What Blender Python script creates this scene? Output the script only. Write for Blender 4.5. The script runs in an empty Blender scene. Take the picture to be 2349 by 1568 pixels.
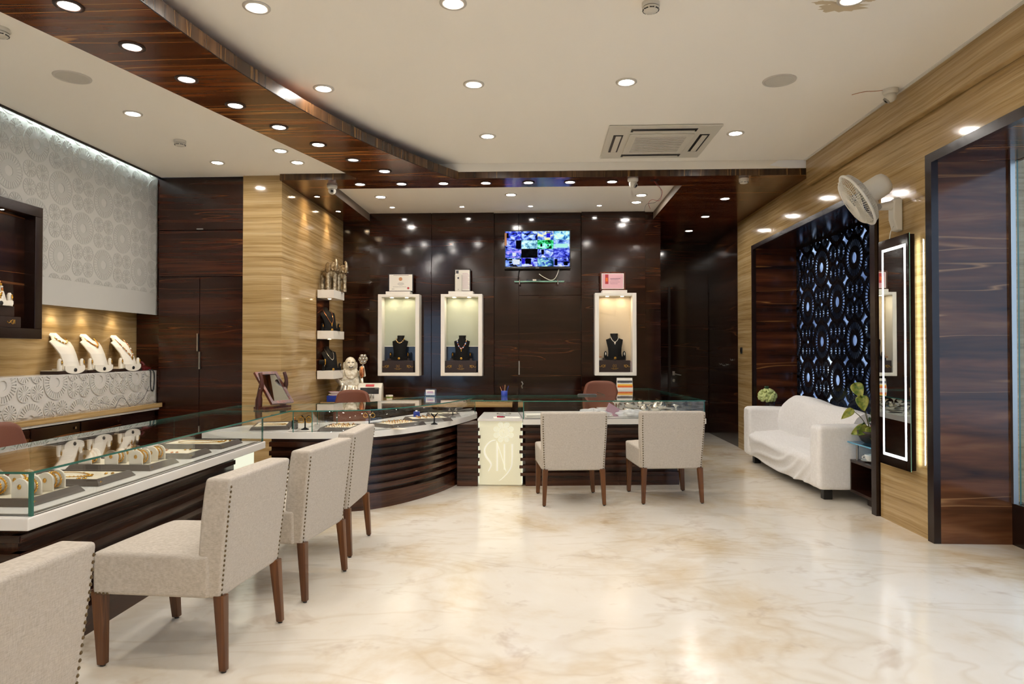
import bpy, bmesh, math, random
from mathutils import Vector, Matrix

PI = math.pi
random.seed(7)
SC = bpy.context.scene
COL = SC.collection

# ---------------------------------------------------------------- camera
cam_d = bpy.data.cameras.new('camera')
cam_d.sensor_width = 36.0
cam_d.lens = 24.0
cam_d.clip_start = 0.05
cam = bpy.data.objects.new('camera', cam_d)
COL.objects.link(cam)
cam.location = (0, 0, 1.4)
cam.rotation_euler = (PI / 2 + math.atan(22 / 1566), 0, math.atan(65.5 / 1566))
SC.camera = cam

# ---------------------------------------------------------------- world, exposure
w = bpy.data.worlds.new('daylight')
SC.world = w
w.use_nodes = True
wn = w.node_tree.nodes
wn['Background'].inputs['Color'].default_value = (0.62, 0.76, 1.0, 1)
wn['Background'].inputs['Strength'].default_value = 2.2
SC.view_settings.view_transform = 'Standard'
SC.view_settings.look = 'None'
SC.view_settings.gamma = 1.0
SC.view_settings.use_curve_mapping = False
SC.view_settings.exposure = 0.08
SC.cycles.max_bounces = 6
SC.cycles.diffuse_bounces = 3
SC.cycles.glossy_bounces = 3
SC.cycles.transparent_max_bounces = 12
SC.cycles.use_adaptive_sampling = True
SC.cycles.adaptive_threshold = 0.16
SC.cycles.adaptive_min_samples = 12
SC.cycles.caustics_reflective = False
SC.cycles.caustics_refractive = False
SC.cycles.sample_clamp_indirect = 6.0
LAMP = 225.0          # strength of the ordinary downlight lenses

# ---------------------------------------------------------------- materials
MAT = {}

def _new(name):
    m = bpy.data.materials.new(name)
    m.use_nodes = True
    nt = m.node_tree
    b = nt.nodes['Principled BSDF']
    MAT[name] = m
    return m, nt, b

def rgb(c):
    return (c[0], c[1], c[2], 1.0)

def hexc(h):
    h = h.lstrip('#')
    out = []
    for i in (0, 2, 4):
        v = int(h[i:i + 2], 16) / 255
        out.append(v / 12.92 if v <= 0.04045 else ((v + 0.055) / 1.055) ** 2.4)
    return tuple(out)

def plain(name, col, rough=0.5, metal=0.0, coat=0.0, spec=0.5, bump=0.0, bscale=200.0, emit=None, estr=0.0):
    m, nt, b = _new(name)
    c = hexc(col) if isinstance(col, str) else col
    b.inputs['Base Color'].default_value = rgb(c)
    b.inputs['Roughness'].default_value = rough
    b.inputs['Metallic'].default_value = metal
    b.inputs['Coat Weight'].default_value = coat
    b.inputs['Coat Roughness'].default_value = 0.05
    b.inputs['Specular IOR Level'].default_value = spec
    if emit is not None:
        b.inputs['Emission Color'].default_value = rgb(emit)
        b.inputs['Emission Strength'].default_value = estr
    tc = nt.nodes.new('ShaderNodeTexCoord')
    nz = nt.nodes.new('ShaderNodeTexNoise')
    nz.inputs['Scale'].default_value = bscale
    nt.links.new(tc.outputs['Object'], nz.inputs['Vector'])
    if bump:
        bp = nt.nodes.new('ShaderNodeBump')
        bp.inputs['Strength'].default_value = bump
        bp.inputs['Distance'].default_value = 0.004
        nt.links.new(nz.outputs['Fac'], bp.inputs['Height'])
        nt.links.new(bp.outputs['Normal'], b.inputs['Normal'])
    return m

def ramp(nt, stops):
    r = nt.nodes.new('ShaderNodeValToRGB')
    el = r.color_ramp.elements
    while len(el) > 1:
        el.remove(el[-1])
    el[0].position = stops[0][0]
    el[0].color = rgb(stops[0][1])
    for p, c in stops[1:]:
        e = el.new(p)
        e.color = rgb(c)
    return r

def pos_map(nt, scale, local=False, loc=(0, 0, 0)):
    mp = nt.nodes.new('ShaderNodeMapping')
    mp.inputs['Scale'].default_value = scale
    mp.inputs['Location'].default_value = loc
    if local:
        g = nt.nodes.new('ShaderNodeTexCoord')
        nt.links.new(g.outputs['Object'], mp.inputs['Vector'])
    else:
        g = nt.nodes.new('ShaderNodeNewGeometry')
        nt.links.new(g.outputs['Position'], mp.inputs['Vector'])
    return mp

def noise(nt, vec, scale=1.0, detail=4.0, rough=0.55, dist=0.0):
    n = nt.nodes.new('ShaderNodeTexNoise')
    n.inputs['Scale'].default_value = scale
    n.inputs['Detail'].default_value = detail
    n.inputs['Roughness'].default_value = rough
    n.inputs['Distortion'].default_value = dist
    nt.links.new(vec.outputs[0], n.inputs['Vector'])
    return n

def mixc(nt, fac, a, b, mode='MIX'):
    m = nt.nodes.new('ShaderNodeMix')
    m.data_type = 'RGBA'
    m.blend_type = mode
    for sock, val in (('Factor', fac), ('A', a), ('B', b)):
        idx = {'Factor': 0, 'A': 6, 'B': 7}[sock]
        if hasattr(val, 'is_linked') or hasattr(val, 'links'):
            nt.links.new(val, m.inputs[idx])
        elif isinstance(val, (int, float)):
            m.inputs[idx].default_value = val
        else:
            m.inputs[idx].default_value = rgb(val)
    return m.outputs[2]

def wood(name, grain='x', dark='#1d0d08', mid='#3a1d12', light='#5a3220', streak='#a8703c',
         rough=0.18, amount=0.035, local=False, fine=26.0, broad=5.0):
    """polished veneer: long grain along one axis, with a few pale sapwood streaks"""
    m, nt, b = _new(name)
    axs = (0, 1) if grain == 'h' else ('xyz'.index(grain),)
    s1, s2, s3 = [fine] * 3, [broad] * 3, [3.4] * 3
    for ax in axs:
        s1[ax], s2[ax], s3[ax] = 0.9, 0.22, 0.17
    mp1, mp2 = pos_map(nt, s1, local), pos_map(nt, s2, local, (3.1, 1.7, 5.3))
    n1 = noise(nt, mp1, 1.0, 3.0, 0.6, 0.35)
    n2 = noise(nt, mp2, 1.0, 2.0, 0.5, 0.5)
    r1 = ramp(nt, [(0.28, hexc(dark)), (0.52, hexc(mid)), (0.75, hexc(light))])
    nt.links.new(n1.outputs['Fac'], r1.inputs['Fac'])
    r2 = ramp(nt, [(0.30, (0.30, 0.30, 0.30)), (0.70, (1.0, 1.0, 1.0))])
    nt.links.new(n2.outputs['Fac'], r2.inputs['Fac'])
    c = mixc(nt, 1.0, r1.outputs['Color'], r2.outputs['Color'], 'MULTIPLY')
    mp3 = pos_map(nt, s3, local, (0.4, 8.7, 2.9))
    n3 = noise(nt, mp3, 1.6, 2.0, 0.4, 0.25)
    h = amount / 2
    r3 = ramp(nt, [(0.565 - h * 0.8, (0, 0, 0)), (0.565, (1, 1, 1)), (0.565 + h * 0.15, (0, 0, 0))])
    nt.links.new(n3.outputs['Fac'], r3.inputs['Fac'])
    fac = nt.nodes.new('ShaderNodeMath')
    fac.operation = 'MULTIPLY'
    fac.inputs[1].default_value = 0.75
    nt.links.new(r3.outputs['Color'], fac.inputs[0])
    c2 = mixc(nt, fac.outputs[0], c, hexc(streak))
    nt.links.new(c2, b.inputs['Base Color'])
    b.inputs['Roughness'].default_value = rough
    b.inputs['Specular IOR Level'].default_value = 0.5
    return m

def travertine(name, cols=('#8d7047', '#a88a5b', '#b99c6e', '#c8b088'), rough=0.10, swirl=0.05, zs=15.0):
    m, nt, b = _new(name)
    warp = pos_map(nt, (0.8, 0.8, 1.2))
    nw = noise(nt, warp, 1.4, 3.0, 0.5)
    g = nt.nodes.new('ShaderNodeNewGeometry')
    mul = nt.nodes.new('ShaderNodeVectorMath')
    mul.operation = 'MULTIPLY_ADD'
    mul.inputs[1].default_value = (0.0, 0.0, swirl)
    nt.links.new(nw.outputs['Color'], mul.inputs[0])
    nt.links.new(g.outputs['Position'], mul.inputs[2])
    mp = nt.nodes.new('ShaderNodeMapping')
    mp.inputs['Scale'].default_value = (0.25, 0.25, zs)
    nt.links.new(mul.outputs[0], mp.inputs['Vector'])
    n1 = noise(nt, mp, 1.5, 6.0, 0.70, 0.08)
    r = ramp(nt, [(0.30, hexc(cols[0])), (0.44, hexc(cols[1])), (0.56, hexc(cols[2])), (0.72, hexc(cols[3]))])
    nt.links.new(n1.outputs['Fac'], r.inputs['Fac'])
    mp2 = nt.nodes.new('ShaderNodeMapping')
    mp2.inputs['Scale'].default_value = (1.6, 1.6, 75.0)
    nt.links.new(mul.outputs[0], mp2.inputs['Vector'])
    n2 = noise(nt, mp2, 1.0, 4.0, 0.6)
    r2 = ramp(nt, [(0.33, (0.50, 0.46, 0.40)), (0.50, (1, 1, 1))])
    nt.links.new(n2.outputs['Fac'], r2.inputs['Fac'])
    c = mixc(nt, 0.5, r.outputs['Color'], r2.outputs['Color'], 'MULTIPLY')
    nt.links.new(c, b.inputs['Base Color'])
    b.inputs['Roughness'].default_value = rough
    return m

def marble_floor(name):
    m, nt, b = _new(name)
    mp = pos_map(nt, (1, 1, 1))
    n0 = noise(nt, mp, 0.75, 6.0, 0.66, 0.25)
    r0 = ramp(nt, [(0.26, hexc('#c6a679')), (0.38, hexc('#dfcdb0')), (0.50, hexc('#ece3d3')), (0.72, hexc('#f3ede2'))])
    nt.links.new(n0.outputs['Fac'], r0.inputs['Fac'])
    n1 = noise(nt, mp, 2.6, 4.0, 0.7, 0.4)
    r1 = ramp(nt, [(0.30, hexc('#b08c60')), (0.42, (1, 1, 1))])
    nt.links.new(n1.outputs['Fac'], r1.inputs['Fac'])
    c = mixc(nt, 0.30, r0.outputs['Color'], r1.outputs['Color'], 'MULTIPLY')
    mpv = pos_map(nt, (0.5, 1.3, 1))
    n2 = noise(nt, mpv, 1.1, 3.0, 0.65, 1.4)
    r2 = ramp(nt, [(0.47, (1, 1, 1)), (0.50, hexc('#d6c2a0')), (0.53, (1, 1, 1))])
    nt.links.new(n2.outputs['Fac'], r2.inputs['Fac'])
    c = mixc(nt, 0.22, c, r2.outputs['Color'], 'MULTIPLY')
    nt.links.new(c, b.inputs['Base Color'])
    b.inputs['Roughness'].default_value = 0.16
    b.inputs['Specular IOR Level'].default_value = 0.5
    return m

def linen(name, a='#b0a698', c='#c9c0b4', scale=1.0):
    m, nt, b = _new(name)
    mx, my = pos_map(nt, (420 * scale, 60 * scale, 60 * scale), True), pos_map(nt, (60 * scale, 60 * scale, 420 * scale), True)
    n1, n2 = noise(nt, mx, 1.0, 2.0), noise(nt, my, 1.0, 2.0)
    ad = nt.nodes.new('ShaderNodeMath')
    ad.operation = 'ADD'
    nt.links.new(n1.outputs['Fac'], ad.inputs[0])
    nt.links.new(n2.outputs['Fac'], ad.inputs[1])
    hv = nt.nodes.new('ShaderNodeMath')
    hv.operation = 'MULTIPLY'
    hv.inputs[1].default_value = 0.5
    nt.links.new(ad.outputs[0], hv.inputs[0])
    r = ramp(nt, [(0.35, hexc(a)), (0.65, hexc(c))])
    nt.links.new(hv.outputs[0], r.inputs['Fac'])
    nt.links.new(r.outputs['Color'], b.inputs['Base Color'])
    b.inputs['Roughness'].default_value = 0.95
    b.inputs['Specular IOR Level'].default_value = 0.15
    bp = nt.nodes.new('ShaderNodeBump')
    bp.inputs['Strength'].default_value = 0.25
    bp.inputs['Distance'].default_value = 0.002
    nt.links.new(hv.outputs[0], bp.inputs['Height'])
    nt.links.new(bp.outputs['Normal'], b.inputs['Normal'])
    return m

def sheet_glass(name, tint=(0.985, 0.997, 0.992), ior=1.5, rough=0.0):
    """clear sheet glass: passes light straight through, reflects by the angle"""
    m, nt, b = _new(name)
    nt.nodes.remove(b)
    out = nt.nodes['Material Output']
    tr = nt.nodes.new('ShaderNodeBsdfTransparent')
    tr.inputs['Color'].default_value = rgb(tint)
    gl = nt.nodes.new('ShaderNodeBsdfGlossy')
    gl.inputs['Roughness'].default_value = rough
    gl.inputs['Color'].default_value = (1, 1, 1, 1)
    lw = nt.nodes.new('ShaderNodeLayerWeight')          # Schlick: r0 + (1 - r0) * (1 - cos)^5, the same from both sides
    lw.inputs['Blend'].default_value = 0.5
    pw = nt.nodes.new('ShaderNodeMath')
    pw.operation = 'POWER'
    pw.inputs[1].default_value = 5.0
    nt.links.new(lw.outputs['Facing'], pw.inputs[0])
    r0 = ((ior - 1) / (ior + 1)) ** 2
    fr = nt.nodes.new('ShaderNodeMath')
    fr.operation = 'MULTIPLY_ADD'
    fr.inputs[1].default_value = 1 - r0
    fr.inputs[2].default_value = r0
    nt.links.new(pw.outputs[0], fr.inputs[0])
    mx = nt.nodes.new('ShaderNodeMixShader')
    nt.links.new(fr.outputs[0], mx.inputs[0])
    nt.links.new(tr.outputs[0], mx.inputs[1])
    nt.links.new(gl.outputs[0], mx.inputs[2])
    nt.links.new(mx.outputs[0], out.inputs['Surface'])
    return m

def glow(name, col, strength):
    m, nt, b = _new(name)
    nt.nodes.remove(b)
    e = nt.nodes.new('ShaderNodeEmission')
    e.inputs['Color'].default_value = rgb(col)
    e.inputs['Strength'].default_value = strength
    nt.links.new(e.outputs[0], nt.nodes['Material Output'].inputs['Surface'])
    return m

def screen_mat(name, stops, scale, seed, strength=1.15, stretch=(1, 1, 1)):
    m, nt, b = _new(name)
    nt.nodes.remove(b)
    mp = pos_map(nt, stretch, False, (seed, seed * 0.7, seed * 1.9))
    n = noise(nt, mp, scale, 3.0, 0.55, 0.6)
    r = ramp(nt, [(p, hexc(c)) for p, c in stops])
    r.color_ramp.interpolation = 'LINEAR'
    nt.links.new(n.outputs['Fac'], r.inputs['Fac'])
    e = nt.nodes.new('ShaderNodeEmission')
    e.inputs['Strength'].default_value = strength
    nt.links.new(r.outputs['Color'], e.inputs['Color'])
    nt.links.new(e.outputs[0], nt.nodes['Material Output'].inputs['Surface'])
    return m

def speckle(name, a, c, scale=90.0, rough=0.5, metal=0.0):
    m, nt, b = _new(name)
    mp = pos_map(nt, (1, 1, 1), True)
    n = noise(nt, mp, scale, 3.0)
    r = ramp(nt, [(0.38, hexc(a)), (0.62, hexc(c))])
    nt.links.new(n.outputs['Fac'], r.inputs['Fac'])
    nt.links.new(r.outputs['Color'], b.inputs['Base Color'])
    b.inputs['Roughness'].default_value = rough
    b.inputs['Metallic'].default_value = metal
    return m

# shell
marble_floor('floor_marble')
plain('ceiling_paint', '#faf4e9', 0.9, bump=0.05, bscale=60)
plain('white_paint', '#dcd8cf', 0.55)
plain('patch_white', '#fbfcff', 0.5)
travertine('stone')
travertine('stone_slab', zs=9.0, swirl=0.14)
wood('veneer_wall', 'x', '#1a0c08', '#2f160e', '#432214', '#7c4a25', 0.11, 0.014, fine=20)
wood('veneer_side', 'y', '#190b07', '#2f160d', '#452414', '#8a5530', 0.16, 0.030, fine=20)
wood('veneer_cabinet', 'x', '#200d07', '#3d1b0d', '#562a15', '#8a5228', 0.22, 0.012, fine=20)
wood('rosewood_x', 'x', '#2c140a', '#5a2d17', '#7d4524', '#b97f45', 0.17, 0.034, fine=14)
wood('rosewood_beam', 'x', '#42200e', '#78411e', '#9a5c2f', '#c98f4c', 0.20, 0.045, fine=12)
wood('rosewood_z', 'z', '#33200f', '#573a22', '#6e4f32', '#a87a40', 0.26, 0.028, fine=16)
wood('rosewood_soffit', 'x', '#33170c', '#5f2e15', '#824820', '#c9853a', 0.14, 0.034, fine=14)
plain('dark_trim', '#20110d', 0.25)
plain('grey_edge', '#7a6a5b', 0.6)
wood('slat_wood', 'h', '#2a160e', '#4a2819', '#653a26', '#6e4628', 0.22, 0.01, fine=24)
wood('slat_wood_y', 'y', '#2a160e', '#4a2819', '#653a26', '#6e4628', 0.22, 0.01, fine=24)
wood('leg_wood', 'z', '#4a2a12', '#70421c', '#8f5a2a', '#9a6434', 0.35, 0.01, local=True, fine=40)
wood('frame_wood', 'z', '#3d170a', '#6b2d16', '#8a4222', '#9a5a34', 0.3, 0.01, local=True, fine=40)
wood('box_wood', 'x', '#1c0d08', '#34190f', '#482616', '#6b4024', 0.3, 0.01, local=True, fine=30)
# things
plain('corian', '#e9e5de', 0.25, coat=0.3)
plain('white_lacquer', '#ece6da', 0.35)
linen('linen')
linen('sofa_cloth', '#eae7e4', '#f7f5f3', 0.6)
plain('nail', '#6b5a40', 0.35, metal=0.9)
sheet_glass('glass')
plain('glass_edge', '#2f6b5e', 0.12, spec=0.7)
plain('glass_edge_light', '#9fd8c4', 0.12, spec=0.7)
sheet_glass('window_glass', (0.86, 0.92, 0.95), 1.6)
plain('chrome', '#c8c8c8', 0.12, metal=1.0)
plain('steel', '#a9a6a0', 0.28, metal=1.0)
plain('bezel_white', '#cfc8bd', 0.4)
plain('bezel_dark', '#3a2a22', 0.4, metal=0.3)
glow('lens', (1.0, 0.94, 0.865), LAMP)
glow('lens_warm', (1.0, 0.74, 0.46), LAMP * 0.8)
glow('lens_niche', (1.0, 0.88, 0.66), 110.0)
glow('led_white', (0.90, 1.0, 0.93), 9.0)
glow('led_mirror', (0.97, 0.97, 1.0), 4.0)
glow('led_dot', (0.93, 1.0, 0.90), 12.0)
glow('led_tape', (0.93, 1.0, 0.90), 36.0)
glow('led_cool', (0.78, 0.95, 1.0), 60.0)
plain('cream_velvet', '#dcd0b8', 0.85)
plain('cream_leather', '#e8e0d0', 0.55)
plain('tray_edge', '#4b4139', 0.6, bump=0.1, bscale=120)
plain('deck_grey', '#4a4640', 0.4)
plain('black_velvet', '#0c0a09', 0.75, spec=0.2)
plain('black_plastic', '#141414', 0.35)
plain('black_gloss', '#08080a', 0.12)
plain('gold', '#d9a441', 0.22, metal=1.0)
plain('rose_gold', '#d98a5a', 0.25, metal=1.0)
plain('silver', '#d6d2c8', 0.15, metal=1.0)
plain('pearl', '#efe6d6', 0.25)
plain('ruby', '#a01838', 0.15, coat=0.5)
plain('sapphire', '#3a55b0', 0.15, coat=0.5)
speckle('aged_silver', '#8a7a60', '#c4b598', 30, 0.34, 0.8)
speckle('statue_cream', '#cdbf9f', '#efe7d4', 40, 0.35)
speckle('statue_silver', '#b8ab90', '#f0e8d8', 90, 0.22, 0.8)
plain('white_plastic', '#d8d2c4', 0.4)
plain('grey_plastic', '#9b968c', 0.5)
plain('grille_grey', '#cbc5b9', 0.6)
plain('chair_brown', '#6e3e2a', 0.6, bump=0.08, bscale=150)
plain('red_plastic', '#5e1418', 0.3)
plain('paper', '#e8e2d6', 0.8)
plain('paper_pink', '#d9a9b0', 0.8)
plain('orange_print', '#e06a1e', 0.5)
plain('yellow_print', '#efb93c', 0.5)
plain('print_dark', '#4a4a50', 0.7)
plain('print_red', '#b0363a', 0.6)
plain('print_gold', '#b98d3a', 0.4, metal=0.6)
plain('print_pink', '#c9a0b0', 0.7)
plain('blue_plastic', '#1f3a9a', 0.4)
plain('tan_paper', '#c08a62', 0.8)
plain('etched', '#b9b6ae', 0.6)
plain('etched_line', '#adaaa2', 0.65)
plain('relief_white', '#cfcac2', 0.45)
plain('lattice_black', '#0d0d12', 0.22)
plain('leaf', '#4c6b2a', 0.45)
speckle('leaf_var', '#5d7a2c', '#a9a84a', 25, 0.45)
plain('leaf_dark', '#22401f', 0.5)
plain('stem', '#5a5a30', 0.6)
plain('flower_green', '#c9d38e', 0.7)
plain('flower_pink', '#b06a78', 0.7)
plain('pot_dark', '#2a1810', 0.4)
plain('porcelain', '#f2efe8', 0.2, coat=0.3)
sheet_glass('clear_plastic', (0.92, 0.94, 0.96), 1.45)
sheet_glass('blue_glass', (0.62, 0.86, 1.0), 1.5)
plain('glass_edge_blue', '#58a4c8', 0.12)
plain('mirror', '#dfe4e2', 0.0, metal=1.0)
plain('rear_wall', '#b9a98f', 0.6)
plain('pavement', '#8b8d90', 0.9)
# ---------------------------------------------------------------- mesh helpers
class MB:
    def __init__(s):
        s.v, s.f, s.mi, s.sm = [], [], [], []

    def add(s, vs, fs, mi=0, smooth=False):
        o = len(s.v)
        s.v += [tuple(p) for p in vs]
        for f in fs:
            s.f.append([i + o for i in f])
            s.mi.append(mi)
            s.sm.append(smooth)
        return s

    def box(s, x0, x1, y0, y1, z0, z1, mi=0):
        vs = [(x, y, z) for z in (z0, z1) for y in (y0, y1) for x in (x0, x1)]
        fs = [(0, 2, 3, 1), (4, 5, 7, 6), (0, 1, 5, 4), (2, 6, 7, 3), (0, 4, 6, 2), (1, 3, 7, 5)]
        return s.add(vs, fs, mi)

    def pane(s, x0, x1, y0, y1, z0, z1):
        """glass sheet: the two big faces are material 0, the thin edges material 1"""
        d = [x1 - x0, y1 - y0, z1 - z0]
        t = d.index(min(d))
        o = len(s.f)
        s.box(x0, x1, y0, y1, z0, z1)
        big = {2: (0, 1), 1: (2, 3), 0: (4, 5)}[t]
        for i in range(6):
            s.mi[o + i] = 0 if i in big else 1
        return s

    def prism(s, poly, z0, z1, mi=0, side=None):
        n = len(poly)
        vs = [(x, y, z0) for x, y in poly] + [(x, y, z1) for x, y in poly]
        s.add(vs, [list(range(n))[::-1], list(range(n, 2 * n))], mi)
        s.add(vs, [(i, (i + 1) % n, n + (i + 1) % n, n + i) for i in range(n)], mi if side is None else side)
        return s

    def extrude(s, poly, axis, a, b, mi=0):
        """poly in the two other axes (in xyz order), drawn out along axis from a to b"""
        n = len(poly)
        def P(p, t):
            q = list(p)
            q.insert(axis, t)
            return q
        vs = [P(p, a) for p in poly] + [P(p, b) for p in poly]
        fs = [list(range(n))[::-1], list(range(n, 2 * n))] + [(i, (i + 1) % n, n + (i + 1) % n, n + i) for i in range(n)]
        return s.add(vs, fs, mi)

    def tube(s, pts, r, n=8, cap=True, mi=0, closed=False):
        pts = [Vector(p) for p in pts]
        m = len(pts)
        rs = r if isinstance(r, (list, tuple)) else [r] * m
        up = None
        rings = []
        for i, p in enumerate(pts):
            if closed:
                t = (pts[(i + 1) % m] - pts[i - 1])
            else:
                t = pts[min(i + 1, m - 1)] - pts[max(i - 1, 0)]
            if t.length < 1e-9:
                t = Vector((0, 0, 1))
            t.normalize()
            if up is None:
                up = Vector((0, 0, 1)) if abs(t.z) < 0.9 else Vector((1, 0, 0))
            a = t.cross(up)
            if a.length < 1e-6:
                a = t.cross(Vector((1, 0, 0)))
            a.normalize()
            b = a.cross(t)
            up = b
            rings.append([p + a * rs[i] * math.cos(2 * PI * k / n) + b * rs[i] * math.sin(2 * PI * k / n) for k in range(n)])
        vs = [q for rg in rings for q in rg]
        fs = []
        for i in range(m if closed else m - 1):
            j = (i + 1) % m
            for k in range(n):
                fs.append((i * n + k, i * n + (k + 1) % n, j * n + (k + 1) % n, j * n + k))
        s.add(vs, fs, mi, True)
        if cap and not closed:
            s.add(rings[0], [list(range(n))[::-1]], mi)
            s.add(rings[-1], [list(range(n))], mi)
        return s

    def lathe(s, prof, n=24, c=(0, 0, 0), mi=0, smooth=True, cap=True):
        vs, fs = [], []
        m = len(prof)
        for r, z in prof:
            for k in range(n):
                a = 2 * PI * k / n
                vs.append((c[0] + r * math.cos(a), c[1] + r * math.sin(a), c[2] + z))
        for i in range(m - 1):
            for k in range(n):
                fs.append((i * n + k, i * n + (k + 1) % n, (i + 1) * n + (k + 1) % n, (i + 1) * n + k))
        s.add(vs, fs, mi, smooth)
        if cap:
            if prof[0][0] > 1e-6:
                s.add(vs[:n], [list(range(n))[::-1]], mi)
            if prof[-1][0] > 1e-6:
                s.add(vs[-n:], [list(range(n))], mi)
        return s

    def ball(s, c, r, n=14, m=8, mi=0, rot=None):
        rx, ry, rz = r if isinstance(r, (tuple, list)) else (r, r, r)
        vs, fs = [], []
        for i in range(m + 1):
            th = PI * i / m
            for k in range(n):
                a = 2 * PI * k / n
                p = Vector((rx * math.sin(th) * math.cos(a), ry * math.sin(th) * math.sin(a), -rz * math.cos(th)))
                if rot is not None:
                    p = rot @ p
                vs.append((c[0] + p.x, c[1] + p.y, c[2] + p.z))
        for i in range(m):
            for k in range(n):
                fs.append((i * n + k, i * n + (k + 1) % n, (i + 1) * n + (k + 1) % n, (i + 1) * n + k))
        return s.add(vs, fs, mi, True)

    def ring(s, c, R, r, n=32, m=6, axis=2, mi=0, flat=1.0, sx=1.0):
        vs, fs = [], []
        for i in range(n):
            a = 2 * PI * i / n
            for k in range(m):
                b = 2 * PI * k / m
                q = R + r * math.cos(b)
                p = [q * math.cos(a) * sx, q * math.sin(a)]
                p.insert(axis, r * flat * math.sin(b))
                vs.append((c[0] + p[0], c[1] + p[1], c[2] + p[2]))
        for i in range(n):
            for k in range(m):
                fs.append((i * m + k, ((i + 1) % n) * m + k, ((i + 1) % n) * m + (k + 1) % m, i * m + (k + 1) % m))
        return s.add(vs, fs, mi, True)

    def grid(s, fn, nu, nv, mi=0, smooth=True):
        vs = [fn(u / nu, v / nv) for v in range(nv + 1) for u in range(nu + 1)]
        W = nu + 1
        fs = [(v * W + u, v * W + u + 1, (v + 1) * W + u + 1, (v + 1) * W + u) for v in range(nv) for u in range(nu)]
        return s.add(vs, fs, mi, smooth)

    def xf(s, M, start=0):
        for i in range(start, len(s.v)):
            s.v[i] = tuple(M @ Vector(s.v[i]))
        return s

    def mesh(s, name, mats):
        me = bpy.data.meshes.new(name)
        me.from_pydata(s.v, [], s.f)
        for m in (mats if isinstance(mats, (list, tuple)) else [mats]):
            me.materials.append(MAT[m])
        for p, mi, sm in zip(me.polygons, s.mi, s.sm):
            p.material_index = mi
            p.use_smooth = sm
        me.validate()
        me.update()
        return me

    def build(s, name, mats, parent=None, bevel=0.0, seg=2, sub=0, fix=False, smooth=None, world=True):
        """one mesh object; vertices are given in world space (parent unrotated) unless world=False"""
        if parent is not None and world:
            L = abs_loc(parent)
            s.v = [(x - L.x, y - L.y, z - L.z) for x, y, z in s.v]
        me = s.mesh(name, mats)
        if fix:
            bm = bmesh.new()
            bm.from_mesh(me)
            bmesh.ops.remove_doubles(bm, verts=bm.verts, dist=1e-5)
            bmesh.ops.recalc_face_normals(bm, faces=bm.faces)
            bm.to_mesh(me)
            bm.free()
        return link(name, me, parent, bevel, seg, sub, smooth)


def abs_loc(o):
    L = Vector((0, 0, 0))
    while o is not None:
        L += o.location
        o = o.parent
    return L

def link(name, me, parent=None, bevel=0.0, seg=2, sub=0, smooth=None, loc=None, rot=None):
    o = bpy.data.objects.new(name, me)
    COL.objects.link(o)
    o.parent = parent
    if loc is not None:
        o.location = loc
    if rot is not None:
        o.rotation_euler = rot
    if bevel:
        b = o.modifiers.new('bevel', 'BEVEL')
        b.width = bevel
        b.segments = seg
        b.limit_method = 'ANGLE'
        b.angle_limit = 0.6
        b.harden_normals = False
        for p in me.polygons:
            p.use_smooth = True
        wn_ = o.modifiers.new('normals', 'WEIGHTED_NORMAL')
        wn_.keep_sharp = False
    if sub:
        m = o.modifiers.new('subsurf', 'SUBSURF')
        m.levels = m.render_levels = sub
        for p in me.polygons:
            p.use_smooth = True
    if smooth is not None:
        for p in me.polygons:
            p.use_smooth = smooth
    return o

def thing(name, label, cat, loc=(0, 0, 0), rz=0.0, group=None):
    o = bpy.data.objects.new(name, None)
    o.empty_display_size = 0.05
    COL.objects.link(o)
    o.location = loc
    o.rotation_euler = (0, 0, rz)
    return tag(o, label, cat, group)

def tag(o, label, cat, group=None):
    o['label'] = label
    o['category'] = cat
    if group:
        o['group'] = group
    return o

def struct(o):
    o['kind'] = 'structure'
    return o

def stuff(o):
    o['kind'] = 'stuff'
    return o

def dup(root, loc=None, rz=None, label=None, group=None):
    """copy of a thing with its parts and sub-parts (mesh data shared)"""
    def cp(o, par):
        c = o.copy()
        COL.objects.link(c)
        c.parent = par
        for ch in list(o.children):
            cp(ch, c)
        return c
    r = cp(root, None)
    if loc is not None:
        r.location = loc
    if rz is not None:
        r.rotation_euler = (0, 0, rz)
    if label:
        r['label'] = label
    if group:
        r['group'] = group
    return r

def box(name, mat, x0, x1, y0, y1, z0, z1, parent=None, bevel=0.0, seg=2):
    return MB().box(x0, x1, y0, y1, z0, z1).build(name, mat, parent, bevel, seg)

def crom(pts, n=8, closed=False):
    """Catmull-Rom through the points"""
    P = [Vector(p) for p in pts]
    out = []
    m = len(P)
    rng = range(m if closed else m - 1)
    for i in rng:
        if closed:
            a, b, c, d = P[i - 1], P[i], P[(i + 1) % m], P[(i + 2) % m]
        else:
            a, b, c, d = P[max(i - 1, 0)], P[i], P[i + 1], P[min(i + 2, m - 1)]
        for k in range(n):
            t = k / n
            out.append(0.5 * ((2 * b) + (c - a) * t + (2 * a - 5 * b + 4 * c - d) * t * t + (3 * b - a - 3 * c + d) * t ** 3))
    if not closed:
        out.append(P[-1])
    return out
# ================================================================ THE ROOM
ZC, ZL, ZS, ZT = 3.44, 3.35, 3.28, 3.385      # main ceiling, left ceiling, wooden soffit, tray
XR = 2.886                                    # right wall face

struct(box('floor', 'floor_marble', -4.7, 3.5, -2.6, 12.1, -0.1, 0.0))
struct(box('ground_outside', 'pavement', 3.5, 9.0, -8.0, 14.0, -0.25, -0.15))
struct(box('roof', 'ceiling_paint', -4.7, 3.6, -2.6, 12.1, 3.56, 3.64))
struct(box('ceiling', 'ceiling_paint', -3.2, XR, -2.5, 7.36, ZC, ZC + 0.06))

def curve_x(y):
    yy = max(y, 2.8957)
    return 6.3975 - math.sqrt(8.5317 ** 2 - (yy - 2.8957) ** 2)

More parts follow.
